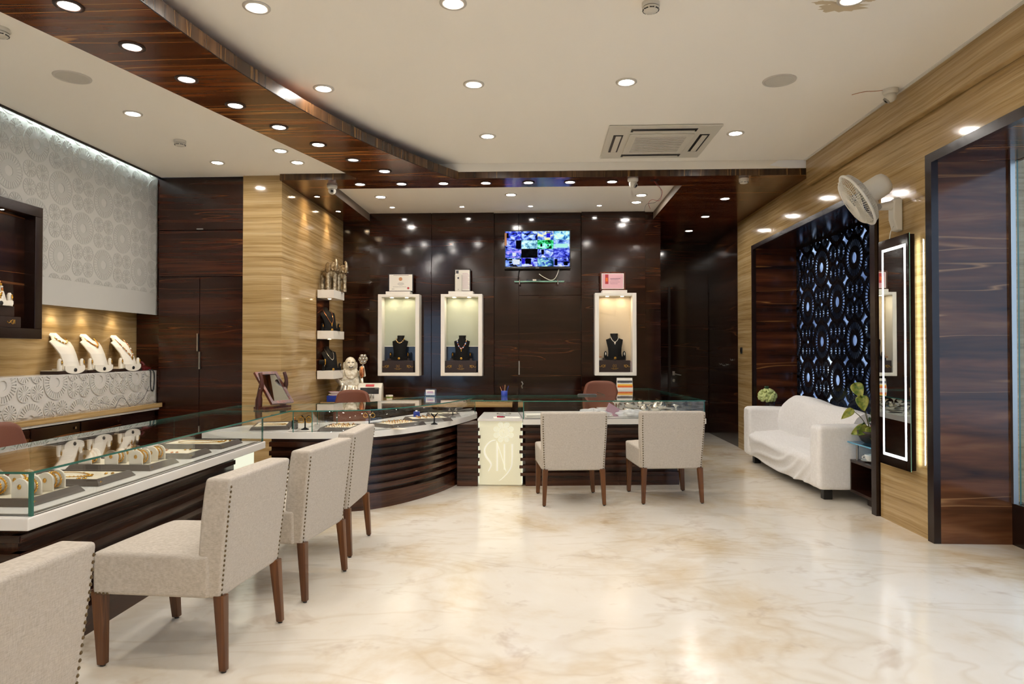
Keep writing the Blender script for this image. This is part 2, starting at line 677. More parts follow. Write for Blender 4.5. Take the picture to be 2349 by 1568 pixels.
def beam_left(y):
    return -2.957 + 0.2704 * (y - 3.593)

ys = [-2.5, 0.0, 1.5] + [2.9 + i * (7.33 - 2.9) / 24 for i in range(25)]
poly = [(-4.25, -2.5)] + [(curve_x(y) - 0.30, y) for y in ys] + [(-1.3, 7.40), (-2.87, 7.40), (-2.87, 7.46), (-4.25, 7.46)]
struct(MB().prism(poly, ZL, ZL + 0.09).build('ceiling_side', 'ceiling_paint'))

# curved wooden beam that divides the two ceilings
zb0, zb1 = 3.26, 3.348
pb = [(beam_left(y), y) for y in (7.345, 5.0, 3.0, 1.0)] + [(curve_x(1.0), 1.0)] + [(curve_x(y), y) for y in ys[3:]] + [(-0.905, 7.345)]
beam = struct(MB().prism(pb, zb0, zb1, 0, 1).build('ceiling_beam', ['rosewood_beam', 'rosewood_z']))
seam = [(curve_x(y) - 0.004, y, zb0 - 0.001) for y in ys[3:]]
MB().tube(seam, 0.004, 6).build('edge_seam', 'dark_trim', beam)

# cross beam with the recessed tray behind it
mb = MB().box(-2.86, XR, 7.36, 7.78, ZS, ZL)
mb.mi = [0, 0, 1, 0, 0, 0]
cross = struct(mb.build('ceiling_cross_beam', ['rosewood_soffit', 'rosewood_z']))
drop = struct(box('ceiling_drop', 'ceiling_paint', -1.3, XR, 7.362, 7.46, ZL, ZC))
MB().extrude([(2.44, 3.385), (2.535, 3.437), (2.82, 3.437), (2.82, 3.352), (2.66, 3.352)][::-1], 1, 7.358, 7.3615).build('pale_patch', 'patch_white', drop)  # thin bluish-white plate, paler than the rest of the drop
mb = MB().box(-2.86, -2.46, 7.78, 9.82, ZS, 3.40)
mb.mi = [0, 0, 0, 0, 0, 1]
struct(mb.build('ceiling_soffit_left', ['rosewood_soffit', 'grey_edge']))
mb = MB().box(1.60, 2.92, 7.78, 12.0, ZS, 3.40)
mb.mi = [0, 0, 0, 0, 1, 0]
struct(mb.build('ceiling_soffit_right', ['rosewood_soffit', 'grey_edge']))
struct(box('ceiling_tray', 'ceiling_paint', -2.46, 1.60, 7.78, 9.82, ZT, 3.40))

# ---------------------------------------------------------------- right wall: polished travertine
wr = MB()
wr.box(XR, 3.6, 9.42, 10.12, 0, 3.5)
wr.box(XR, 3.6, 5.94, 9.42, 2.84, 3.5)
wr.box(XR, 3.6, 5.20, 5.94, 0, 3.5)
wr.box(XR, 3.6, 1.30, 5.20, 2.86, 3.5)
wr.box(XR, 3.6, -2.6, 1.30, 0, 3.5)
wall_right = struct(wr.build('wall_right', 'stone'))
box('upper_band', 'stone', 2.82, XR, -2.5, 7.36, 3.165, ZC, wall_right, 0.012, 2)
box('ceiling_line', 'white_paint', 2.80, 2.82, -2.5, 7.36, ZC - 0.012, ZC, wall_right)

# sofa alcove: trim, lining, lattice over a frosted window
t1 = struct(MB().box(XR - 0.015, XR + 0.03, 9.365, 9.42, 0, 2.84).build('trim_1', 'dark_trim'))
box('head', 'dark_trim', XR - 0.015, XR + 0.03, 6.04, 9.365, 2.785, 2.84, t1)
box('jamb', 'dark_trim', XR - 0.03, XR + 0.03, 5.955, 6.04, 0, 2.84, t1)
wl = struct(box('wall_alcove_end', 'rosewood_x', XR + 0.03, 3.55, 9.37, 9.42, 0, 2.80))
box('alcove_ceiling', 'veneer_side', XR + 0.03, 3.55, 6.0, 9.37, 2.79, 2.84, wl)
box('alcove_near_end', 'rosewood_x', XR + 0.03, 3.55, 5.94, 5.99, 0, 2.79, wl)
box('alcove_base', 'dark_trim', 3.42, 3.55, 5.99, 9.37, 0, 0.10, wl)

# portal with the shopfront glass
t2 = struct(MB().box(XR - 0.02, XR + 0.03, 5.12, 5.20, 0, 2.86).build('trim_2', 'dark_trim'))
box('head', 'dark_trim', XR - 0.02, XR + 0.03, 1.40, 5.12, 2.79, 2.86, t2)
box('jamb', 'dark_trim', XR - 0.02, XR + 0.03, 1.30, 1.40, 0, 2.86, t2)
wood('rosewood_bold', 'x', '#3a2216', '#74482d', '#9c6b46', '#c09262', 0.12, 0.024, fine=9, broad=3.2)
wp = struct(box('wall_portal_end', 'rosewood_bold', XR + 0.03, 3.42, 5.12, 5.17, 0, 2.80))
box('portal_ceiling', 'rosewood_x', XR + 0.03, 3.5, 1.3, 5.12, 2.79, 2.86, wp)
box('portal_near_end', 'rosewood_x', XR + 0.03, 3.42, 1.30, 1.35, 0, 2.80, wp)
win = struct(box('window_1', 'dark_trim', 3.42, 3.52, 1.35, 5.17, 0, 0.30))
box('corner_strip', 'steel', 3.415, 3.45, 5.095, 5.125, 0.30, 2.79, win)
for i in range(3):
    y0 = 1.35 + i * 1.25
    MB().pane(3.455, 3.467, y0, y0 + 1.24, 0.30, 2.79).build('pane', ['window_glass', 'glass_edge'], win)

# passage at the back right
struct(box('wall_passage_right', 'veneer_side', 2.90, 3.0, 10.12, 12.05, 0, 3.4))
struct(box('wall_passage_end', 'veneer_wall', 1.60, 3.0, 11.95, 12.05, 0, 3.4))
d2 = struct(box('door_2', 'veneer_wall', 2.25, 2.89, 11.925, 11.948, 0.01, 2.48))
h = MB().tube([(2.30, 11.92, 1.02), (2.30, 11.875, 1.02)], 0.012, 8).tube([(2.30, 11.88, 1.02), (2.36, 11.875, 1.005), (2.42, 11.88, 0.995)], 0.009, 8)
h.box(2.28, 2.32, 11.915, 11.925, 0.99, 1.06)
h.build('lever_handle', 'steel', d2)
mk = MB().lathe([(0.03, 0), (0.03, 0.012), (0.02, 0.016)], 16)
mk.xf(Matrix.Translation((2.30, 11.925, 0.90)) @ Matrix.Rotation(PI / 2, 4, 'X'))
mk.build('lock_plate', 'steel', d2)
box('door_frame', 'dark_trim', 2.21, 2.25, 11.92, 11.95, 0, 2.52, d2)

# ---------------------------------------------------------------- back wall: veneer panels
wb = struct(box('wall_back', 'dark_trim', -2.86, 1.70, 9.78, 9.9, 0, 3.45))
for x0, x1, yf, z0, z1 in [(-2.453, -1.562, 9.70, 0, 3.384), (-1.557, -0.664, 9.70, 0, 3.384), (-0.660, -0.312, 9.745, 0, 3.384),
                           (-0.308, 0.577, 9.745, 2.204, 3.384), (0.581, 1.478, 9.70, 0, 3.384), (1.483, 1.70, 9.745, 0, 3.384)]:
    box('panel', 'veneer_wall', x0, x1, yf, 9.785, z0, z1, wb, 0.002, 1)
box('recess_panel', 'veneer_wall', -2.86, -2.457, 9.77, 9.79, 0, 3.28, wb)
box('passage_return', 'veneer_side', 1.64, 1.70, 9.9, 11.95, 0, 3.4, wb)
d1 = struct(box('door_1', 'veneer_wall', -0.304, 0.573, 9.748, 9.785, 0.01, 2.198))
box('pull_bar', 'steel', -0.312, -0.298, 9.725, 9.75, 1.07, 1.265, d1)
MB().tube([(-0.27, 9.745, 0.97), (-0.25, 9.72, 0.94), (-0.27, 9.72, 0.91), (-0.26, 9.745, 0.88)], 0.010, 8).build('latch', 'steel', d1)

# ---------------------------------------------------------------- left: travertine pier, cabinet, display wall
pier = struct(box('wall_pier', 'stone', -3.296, -2.86, 7.42, 9.9, 0, 3.5))
box('shelf_back', 'veneer_side', -2.862, -2.850, 8.60, 9.10, 1.05, 2.10, pier)
for z in (2.945, 2.30):
    box('slab_joint', 'stone_slab', -2.8602, -2.8596, 7.42, 9.7, z, z + 0.006, pier)
wall_left = struct(box('wall_left', 'stone_slab', -4.7, -4.55, -2.6, 7.6, 0, 3.6))
rear = MB().box(-4.7, -4.5, -2.7, -2.5, 0, 3.6).box(-2.3, 3.6, -2.7, -2.5, 0, 3.6).box(-4.5, -2.3, -2.7, -2.5, 2.7, 3.6)
struct(rear.build('wall_rear', 'rear_wall'))
fill_win = struct(box('fill_window', 'dark_trim', -4.5, -2.3, -2.66, -2.54, 0, 0.12))  # unseen window, added to bring in daylight fill from behind
for i in range(2):
    MB().pane(-4.5 + 1.1 * i + 0.02, -3.4 + 1.1 * i - 0.02, -2.606, -2.594, 0.12, 2.7).build('pane', ['window_glass', 'glass_edge'], fill_win)
    box('mullion', 'dark_trim', -4.50 + 1.1 * i, -4.46 + 1.1 * i, -2.65, -2.55, 0.12, 2.7, fill_win)
struct(box('wall_far_left', 'dark_trim', -4.7, -2.95, 8.1, 8.2, 0, 3.56))
struct(box('wall_far_back', 'dark_trim', -2.9, 1.7, 9.9, 10.0, 0, 3.56))

# built-in cabinet beside the pier
cab = thing('storage_cabinet', 'tall dark veneer built-in cabinet beside the stone pier', 'cabinet', (-3.78, 7.5, 0))
box('body', 'dark_trim', -4.262, -3.30, 7.47, 8.0, 0, 3.345, cab)
box('return_panel', 'veneer_cabinet', -4.546, -4.265, 7.505, 7.52, 0.0, 3.34, cab)
f1 = box('flap_door', 'veneer_cabinet', -4.262, -3.302, 7.45, 7.47, 2.758, 3.315, cab, 0.002, 1)
box('pull', 'steel', -3.83, -3.76, 7.435, 7.455, 2.76, 2.772, f1)
box('fixed_panel', 'veneer_cabinet', -4.262, -3.302, 7.45, 7.47, 2.238, 2.748, cab, 0.002, 1)
dl = box('door', 'veneer_cabinet', -4.262, -3.800, 7.45, 7.47, 0.08, 2.228, cab, 0.002, 1)
box('pull_bar', 'steel', -3.816, -3.802, 7.425, 7.45, 1.405, 1.60, dl)
dr = box('door', 'veneer_cabinet', -3.794, -3.302, 7.45, 7.47, 0.08, 2.228, cab, 0.002, 1)
box('pull_bar', 'steel', -3.792, -3.778, 7.425, 7.45, 1.205, 1.40, dr)

# ---------------------------------------------------------------- the flower pattern used on lattice, etched glass and relief
def annulus(mb, r0, r1, n, t0, t1, c=(0, 0)):
    vs = []
    for t, r in ((t0, r0), (t0, r1), (t1, r1), (t1, r0)):
        for k in range(n):
            a = 2 * PI * k / n
            vs.append((t, c[0] + r * math.cos(a), c[1] + r * math.sin(a)))
    fs = []
    for q in range(4):
        for k in range(n):
            k2 = (k + 1) % n
            p = (q + 1) % 4
            fs.append((q * n + k, q * n + k2, p * n + k2, p * n + k))
    mb.add(vs, fs)

def spoke(mb, a, r0, r1, w0, w1, t0, t1, c=(0, 0)):
    ca, sa = math.cos(a), math.sin(a)
    def P(r, s, t):
        return (t, c[0] + r * ca - s * sa, c[1] + r * sa + s * ca)
    vs = [P(r0, -w0, t0), P(r0, w0, t0), P(r1, w1, t0), P(r1, -w1, t0), P(r0, -w0, t1), P(r0, w0, t1), P(r1, w1, t1), P(r1, -w1, t1)]
    mb.add(vs, [(0, 1, 2, 3), (7, 6, 5, 4), (0, 4, 5, 1), (1, 5, 6, 2), (2, 6, 7, 3), (3, 7, 4, 0)])

def big_flower(S, t, k=1.0, w=0.7):
    """medallion of cell size S, thickness t along -x .. 0"""
    mb = MB()
    annulus(mb, 0.465 * S, 0.465 * S + 0.05 * S * w, 36, -t, 0)
    annulus(mb, 0.14 * S, 0.30 * S, 28, -t, 0)
    for i in range(30):
        spoke(mb, 2 * PI * (i + 0.5) / 30, 0.29 * S, 0.47 * S, 0.011 * S * k, 0.021 * S * k, -t, 0)
    return mb

def small_flower(S, t, k=1.0, w=0.8):
    mb = MB()
    annulus(mb, 0.222 * S, 0.222 * S + 0.035 * S * w, 24, -t, 0)
    annulus(mb, 0.0, 0.05 * S, 10, -t, 0)
    for i in range(14):
        spoke(mb, 2 * PI * (i + 0.5) / 14, 0.04 * S, 0.225 * S, 0.006 * S * k, 0.019 * S * k, -t, 0)
    return mb

def clipped(mb, name, mats, lo, hi, off):
    """mesh of mb moved by off=(y, z) and cut to the rectangle lo..hi"""
    me = mb.mesh(name, mats)
    bm = bmesh.new()
    bm.from_mesh(me)
    for ax, val, sgn in ((1, lo[0] - off[0], -1), (1, hi[0] - off[0], 1), (2, lo[1] - off[1], -1), (2, hi[1] - off[1], 1)):
        co, no = [0, 0, 0], [0, 0, 0]
        co[ax], no[ax] = val, sgn
        bmesh.ops.bisect_plane(bm, geom=bm.verts[:] + bm.edges[:] + bm.faces[:], plane_co=co, plane_no=no, clear_outer=True)
    n = len(bm.faces)
    bm.to_mesh(me)
    bm.free()
    return me if n else None

def pattern(parent, X, S, Sz, lo, hi, big0, t, mat, names, flip=False, k=1.0, w=0.7):
    """staggered medallions and groups of four small flowers over lo..hi (y, z); big0 = centre of one medallion"""
    B, F = big_flower(S, t, k, w), small_flower(S, t, k, w)
    if flip:
        for m_ in (B, F):
            m_.v = [(-x, y, z) for x, y, z in m_.v]
    mB, mF = B.mesh(names[0], mat), F.mesh(names[1], mat)
    L = abs_loc(parent)
    i0, i1 = math.floor((lo[0] - big0[0]) / S) - 1, math.ceil((hi[0] - big0[0]) / S) + 1
    j0, j1 = math.floor((lo[1] - big0[1]) / Sz) - 1, math.ceil((hi[1] - big0[1]) / Sz) + 1
    for i in range(i0, i1 + 1):
        for j in range(j0, j1 + 1):
            cy, cz = big0[0] + i * S, big0[1] + j * Sz
            if (i + j) % 2 == 0:
                items = [(cy, cz, 0.5 * S, mB, B, names[0])]
            else:
                items = [(cy + a * S / 4, cz + b * Sz / 4, 0.25 * S, mF, F, names[1]) for a in (-1, 1) for b in (-1, 1)]
            for y, z, r, me, src, nm in items:
                if y + r < lo[0] + 0.01 or y - r > hi[0] - 0.01 or z + r < lo[1] + 0.01 or z - r > hi[1] - 0.01:
                    continue
                m2 = me
                if y - r < lo[0] or y + r > hi[0] or z - r < lo[1] or z + r > hi[1]:
                    m2 = clipped(src, nm, mat, lo, hi, (y, z))
                    if m2 is None:
                        continue
                link(nm, m2, parent, loc=(X - L.x, y - L.y, z - L.z))

# lattice screen in the alcove
lat = thing('lattice_screen', 'black fretwork screen of flower medallions glowing blue behind the sofa', 'screen', (3.47, 7.66, 0.10))
pattern(lat, 3.47, 0.44, 0.457, (5.99, 0.10), (9.37, 2.79), (8.115, 1.98), 0.014, 'lattice_black', ('medallion', 'small_flower'), False, 0.85, 2.2)
sl = MB()
for y in (8.0,):
    sl.box(3.446, 3.470, 5.99, 9.37, 0.10, 0.125).box(3.446, 3.470, 5.99, 9.37, 2.765, 2.79)
sl.build('border_rail', 'lattice_black', lat)
win2 = struct(box('window_2', 'dark_trim', 3.50, 3.56, 5.95, 9.42, 0.0, 0.10))
m_, nt_, b_ = _new('frosted_daylight')
nt_.nodes.remove(b_)
mp_ = pos_map(nt_, (1, 1, 1))
nz_ = noise(nt_, mp_, 2.2, 3.0, 0.6)
rp_ = ramp(nt_, [(0.30, hexc('#3a4a6a')), (0.48, hexc('#6d82aa')), (0.62, hexc('#9db6da')), (0.80, hexc('#f4fbff'))])
nt_.links.new(nz_.outputs['Fac'], rp_.inputs['Fac'])
em_ = nt_.nodes.new('ShaderNodeEmission')
em_.inputs['Strength'].default_value = 1.25
nt_.links.new(rp_.outputs['Color'], em_.inputs['Color'])
nt_.links.new(em_.outputs[0], nt_.nodes['Material Output'].inputs['Surface'])
MB().box(3.505, 3.515, 5.99, 9.37, 0.10, 2.80).build('frosted_pane', 'frosted_daylight', win2)

# etched glass panel over the display niche
pan = thing('etched_glass_panel', 'large white etched glass panel with flower pattern high on left wall', 'wall panel', (-4.33, 6.2, 1.81))
MB().pane(-4.325, -4.31, 3.2, 7.50, 1.81, 3.44).build('sheet', ['etched', 'glass_edge_light'], pan)
box('box_behind', 'white_paint', -4.55, -4.326, -2.5, 7.46, 1.83, 3.5, pan)
pattern(pan, -4.31, 0.302, 0.307, (4.6, 2.05), (7.49, 3.36), (5.947, 2.868), 0.0025, 'etched_line', ('etched_medallion', 'etched_flower'), True, 1.2)
led = thing('cove_light_strip', 'thin cool light strip washing the top of the etched panel', 'light strip', (-4.29, 5.5, 3.40))
box('tape', 'led_cool', -4.297, -4.281, 2.0, 7.4, 3.405, 3.412, led)
struct(box('trim_cove', 'dark_trim', -4.262, -4.248, -2.5, 7.46, 3.33, 3.36))
# ================================================================ CEILING FITTINGS
def bezel_mesh(R, r, name, mat, h=0.008):
    return MB().lathe([(R, 0.0), (R, -h * 0.5), (R * 0.96, -h), (r * 1.06, -h), (r, -h * 0.4), (r, 0.0)], 28, cap=False).mesh(name, mat)

def lens_mesh(r, name, mat):
    mb = MB()
    n = 14 if r > 0.035 else 10
    vs = [(r * math.cos(2 * PI * k / n), r * math.sin(2 * PI * k / n), 0) for k in range(n)]
    mb.add(vs, [list(range(n))[::-1]])
    return mb.mesh(name, mat)

_lm = {}
def downlight(x, y, z, R, r, mat, lens, label, group):
    k = (R, r, mat, lens)
    if k not in _lm:
        _lm[k] = (bezel_mesh(R, r, 'bezel', mat), lens_mesh(r * 1.02, 'lens', lens))
    t = thing('downlight', label, 'ceiling light', (x, y, z), 0, group)
    link('bezel', _lm[k][0], t, loc=(0, 0, 0))
    link('lens', _lm[k][1], t, loc=(0, 0, -0.004))
    return t

def spot(parent, loc, power, cone, blend, col, aim=(0, 0, -1), size=0.02):
    d = bpy.data.lights.new('spot_beam', 'SPOT')
    d.energy, d.spot_size, d.spot_blend, d.color, d.shadow_soft_size = power, cone, blend, col, size
    o = bpy.data.objects.new('spot_beam', d)
    COL.objects.link(o)
    o.parent = parent
    o.location = loc
    o.rotation_euler = Vector(aim).to_track_quat('-Z', 'Y').to_euler()
    return o

G1 = 'downlights of the main white ceiling'
for x, y, lab in [(-1.68, 3.95, 'white rimmed downlight at upper left of main ceiling beside the curved beam'),
                  (-0.51, 3.95, 'white rimmed downlight at top edge of photo, left of the smoke detector'),
                  (1.80, 4.0, 'white rimmed downlight with brown water stain at top right of ceiling'),
                  (-1.68, 5.20, 'white rimmed downlight almost touching the shadow of the curved beam'),
                  (-0.508, 5.165, 'white rimmed downlight in middle row, left of the ceiling centre'),
                  (0.65, 5.17, 'white rimmed downlight in middle row, right of the ceiling centre'),
                  (-0.50, 6.42, 'white rimmed downlight left of the air conditioner cassette'),
                  (1.82, 6.43, 'white rimmed downlight right of the air conditioner cassette')]:
    downlight(x, y, ZC, 0.080, 0.053, 'bezel_white', 'lens', lab, G1)
for y, rn in ((2.71, 'first'), (1.47, 'second'), (0.23, 'third'), (-1.01, 'fourth'), (-2.1, 'fifth')):
    for x, cn in ((-1.68, 'leftmost'), (-0.51, 'second from left'), (0.65, 'third from left'), (1.80, 'rightmost')):
        downlight(x, y, ZC, 0.080, 0.053, 'bezel_white', 'lens', '%s downlight in the %s ceiling row before the top photo edge' % (cn, rn), G1)
for y, rn in ((2.95, 'first'), (1.2, 'second'), (-0.5, 'third')):
    downlight(-3.335, y, ZL, 0.074, 0.05, 'bezel_white', 'lens', rn + ' left ceiling downlight beyond the left photo edge', 'downlights of the left ceiling')
for x, y, lab in [(-3.335, 5.43, 'downlight of left ceiling beside the round speaker, nearest of four'),
                  (-3.33, 6.88, 'downlight of left ceiling just above the built-in cabinet'),
                  (-2.504, 6.91, 'downlight of left ceiling above the stone pier'),
                  (-2.522, 6.50, 'downlight of left ceiling half hidden by the wooden beam edge')]:
    downlight(x, y, ZL, 0.074, 0.05, 'bezel_white', 'lens', lab, 'downlights of the left ceiling')
ordn = ['first', 'second', 'third', 'fourth', 'fifth', 'sixth', 'seventh', 'eighth']
for i, (x, y) in enumerate([(-2.532, 3.54), (-2.49, 4.04), (-2.414, 4.54), (-2.302, 5.04), (-2.164, 5.545), (-1.994, 6.03), (-1.815, 6.525), (-1.606, 6.95)]):
    lens = 'lens' if i != 6 else 'lens_dim'
    if i == 6:
        glow('lens_dim', (1.0, 0.92, 0.85), 1.6)
    lab = ordn[i] + ' downlight from the left along the curved wooden beam'
    if i == 6:
        lab = 'dim tilted downlight near the end of the curved wooden beam'
    if i == 7:
        lab = 'last downlight at the right end of the curved wooden beam'
    downlight(x, y, 3.26, 0.075, 0.05, 'bezel_dark', lens, lab, 'downlights along the curved beam')
for i, x in enumerate([-2.025, -1.555, -1.084, -0.609, -0.134, 0.328, 0.792]):
    downlight(x, 7.565, ZS, 0.068, 0.048, 'bezel_dark', 'lens', ordn[i] + ' downlight from the left in the straight cross beam row', 'downlights of the cross beam')
for x, y, lab in [(2.265, 8.465, 'nearest of three downlights in the dark soffit before the passage'),
                  (2.292, 9.58, 'middle one of three downlights in the dark soffit before the passage'),
                  (2.307, 10.70, 'farthest of three downlights, deep in the dark passage')]:
    downlight(x, y, ZS, 0.066, 0.05, 'bezel_dark', 'lens', lab, 'downlights of the passage soffit')
for x, y, lab in [(-2.049, 8.65, 'large downlight at left end of the recessed white tray'),
                  (-0.374, 8.60, 'large downlight above the television in the recessed tray'),
                  (1.277, 8.69, 'larger of two downlights side by side at right end of the tray'),
                  (1.273, 9.10, 'downlight behind the larger one at right end of the tray')]:
    downlight(x, y, ZT, 0.078, 0.055, 'bezel_white', 'lens', lab, 'downlights of the tray')
for i, x in enumerate([-2.036, -1.074, -0.135, 0.798]):
    downlight(x, 9.28, ZT, 0.042, 0.03, 'bezel_white', 'lens', ['small spot above the leftmost lit niche', 'small spot above the second lit niche',
              'small spot in the tray above the television', 'small spot in the tray right of the television'][i], 'small spots of the tray')
for y, lab in [(8.14, 'small warm spot in the wooden soffit beside the pier, nearer one'), (9.01, 'small warm spot in the wooden soffit beside the pier, farther one')]:
    t = downlight(-2.706, y, ZS, 0.042, 0.03, 'bezel_dark', 'lens_warm', lab, 'warm spots beside the pier')
    spot(t, (0, 0, -0.012), 16, math.radians(52), 0.6, (1.0, 0.80, 0.58), (-0.28, 0, -1))

# ---------------------------------------------------------------- speakers, smoke detectors, cameras, air conditioner
def ceiling_speaker(x, y, z, label):
    t = thing('ceiling_speaker', label, 'speaker', (x, y, z), 0, 'ceiling speakers')
    MB().lathe([(0.122, 0), (0.120, -0.006), (0.104, -0.007), (0.102, -0.002)], 40, (x, y, z), cap=False).build('rim', 'bezel_white', t)
    MB().lathe([(0.104, -0.004), (0.0, -0.006)], 40, (x, y, z), cap=False).build('grille', 'grille_grey', t)
ceiling_speaker(1.797, 5.19, ZC, 'round grey ceiling speaker at right of the main ceiling')
ceiling_speaker(-3.324, 4.69, ZL, 'round grey ceiling speaker in the left ceiling')

def smoke_detector(x, y, z, label):
    t = thing('smoke_detector', label, 'smoke detector', (x, y, z), 0, 'smoke detectors')
    MB().lathe([(0.052, 0), (0.052, -0.022), (0.047, -0.026)], 24, (x, y, z), cap=False).build('base', 'white_plastic', t)
    MB().lathe([(0.050, -0.030), (0.050, -0.040), (0.036, -0.052), (0.0, -0.055)], 24, (x, y, z), cap=False).build('cover', 'white_plastic', t)
    sl = MB()
    for k in range(8):
        a = 2 * PI * k / 8
        o = len(sl.v)
        sl.box(0.041, 0.0475, -0.013, 0.013, -0.046, -0.040)
        sl.xf(Matrix.Translation((x, y, z)) @ Matrix.Rotation(a, 4, 'Z'), o)
    sl.build('vent_slots', 'black_plastic', t)
    MB().lathe([(0.044, -0.02), (0.044, -0.035)], 24, (x, y, z), cap=False).build('neck', 'grey_plastic', t)
smoke_detector(0.646, 4.0, ZC, 'white smoke detector at the top edge of the main ceiling')
smoke_detector(-3.328, 6.15, ZL, 'white smoke detector in the left ceiling near the etched panel')
smoke_detector(2.21, 7.50, ZS, 'white smoke detector under the dark cross beam at right')
smoke_detector(-3.26, 3.962, ZL, 'white smoke detector cut off by the left photo edge')

def dome_camera(x, y, z, label, aim):
    t = thing('dome_camera', label, 'security camera', (x, y, z), 0, 'dome security cameras')
    MB().lathe([(0.058, 0), (0.058, -0.02), (0.050, -0.032), (0.040, -0.036)], 24, (x, y, z)).build('mount', 'white_plastic', t)
    b = MB().ball((x, y, z - 0.055), 0.044, 18, 10)
    b.build('eyeball', 'white_plastic', t)
    a = Vector(aim).normalized()
    c = Vector((x, y, z - 0.055))
    le = MB().lathe([(0.028, 0), (0.028, 0.012), (0.022, 0.014), (0.0, 0.010)], 18)
    le.xf(Matrix.Translation(c + a * 0.034) @ a.to_track_quat('Z', 'Y').to_matrix().to_4x4())
    le.build('lens', 'grey_plastic', t)
    le = MB().lathe([(0.015, 0), (0.012, 0.004), (0.0, 0.005)], 14)
    le.xf(Matrix.Translation(c + a * 0.047) @ a.to_track_quat('Z', 'Y').to_matrix().to_4x4())
    le.build('pupil', 'black_gloss', t)
dome_camera(-2.362, 7.63, ZS, 'white dome camera at the left corner of the recessed tray', (0.25, -1, -0.35))
dome_camera(1.007, 7.46, ZS, 'white dome camera under the cross beam near hanging wires', (0.7, -0.5, -0.6))
dome_camera(2.725, 5.41, ZC, 'white dome camera on the main ceiling beside the stone wall', (-0.6, 0.3, -0.7))

t = thing('hanging_wires', 'thin loose wires dangling from a dark hole in the cross beam', 'wires', (1.255, 7.53, ZS))
MB().lathe([(0.052, -0.001), (0.0, -0.002)], 20, (1.255, 7.53, ZS), cap=False).build('hole', 'black_plastic', t)
MB().tube(crom([(1.24, 7.53, 3.28), (1.28, 7.52, 3.22), (1.33, 7.50, 3.15), (1.30, 7.50, 3.05), (1.22, 7.5, 3.06), (1.18, 7.5, 3.02), (1.20, 7.5, 2.96)]), 0.0022, 5).build('wire', 'print_red', t)
MB().tube(crom([(1.25, 7.54, 3.28), (1.31, 7.53, 3.20), (1.32, 7.51, 3.10), (1.25, 7.5, 3.03), (1.16, 7.5, 3.01), (1.13, 7.5, 2.93)]), 0.0022, 5).build('wire', 'print_dark', t)

ac = thing('ac_cassette', 'square white ceiling air conditioner cassette with louvres', 'air conditioner', (1.13, 6.67, ZC))
cx, cy = 1.13, 6.665
mb = MB()
o_, i_ = 0.51, 0.47
mb.box(cx - o_, cx + o_, cy - o_, cy + o_, ZC - 0.018, ZC)
mb.build('panel', 'white_plastic', ac, 0.012, 2)
box('centre_panel', 'white_plastic', cx - 0.30, cx + 0.30, cy - 0.30, cy + 0.30, ZC - 0.030, ZC - 0.016, ac, 0.02, 2)
for i in range(14):
    y0 = cy - 0.235 + i * 0.0345
    box('grille_slat', 'grille_grey', cx - 0.235, cx + 0.235, y0, y0 + 0.022, ZC - 0.036, ZC - 0.029, ac)
for k, (dx, dy) in enumerate(((0, -1), (0, 1), (-1, 0), (1, 0))):
    if dx:
        s = (cx + dx * 0.40 - 0.045, cx + dx * 0.40 + 0.045, cy - 0.27, cy + 0.27)
        f = (cx + dx * 0.40 - 0.022, cx + dx * 0.40 + 0.030, cy - 0.25, cy + 0.25)
    else:
        s = (cx - 0.30, cx + 0.30, cy + dy * 0.40 - 0.040, cy + dy * 0.40 + 0.040)
        f = (cx - 0.28, cx + 0.28, cy + dy * 0.40 + 0.005, cy + dy * 0.40 + 0.030)
    box('air_slot', 'black_plastic', *s, ZC - 0.021, ZC - 0.017, ac)
    box('louvre', 'white_plastic', *f, ZC - 0.027, ZC - 0.020, ac, 0.003, 1)

# brown water stain around the downlight at the top right
st_ = MB()
rs_ = random.Random(11)
for cx_, cy_, R0, mt in ((1.78, 4.10, 0.15, 0), (1.66, 4.04, 0.07, 0), (1.90, 4.02, 0.05, 0)):
    n_ = 26
    vs_ = [(cx_ + R0 * (0.7 + 0.5 * rs_.random()) * math.cos(2 * PI * k / n_), cy_ + 0.35 * R0 * (0.7 + 0.5 * rs_.random()) * math.sin(2 * PI * k / n_), ZC - 0.0006) for k in range(n_)]
    st_.add(vs_, [list(range(n_))[::-1]])
plain('stain', '#cdbb9c', 0.9)
st_.build('water_stain', 'stain', bpy.data.objects['ceiling'])

cam_ = [o for o in bpy.data.objects if o.name.startswith('dome_camera') and abs(o.location.x - 2.725) < 0.01][0]
MB().tube(crom([(2.68, 5.41, ZC - 0.003), (2.62, 5.43, ZC - 0.003), (2.54, 5.44, ZC - 0.003), (2.47, 5.50, ZC - 0.003)], 5), 0.0025, 5).build('cable', 'tan_paper', cam_)
# ================================================================ DISPLAY COUNTERS
SLATZ = [0.593 - 0.078 * k for k in range(7)]

def offset_path(pts, d):
    """shift a 2D path to its left by d"""
    out = []
    for i, p in enumerate(pts):
        a, b = Vector(pts[max(i - 1, 0)]), Vector(pts[min(i + 1, len(pts) - 1)])
        t = (b - a).normalized()
        out.append((p[0] - t.y * d, p[1] + t.x * d))
    return out

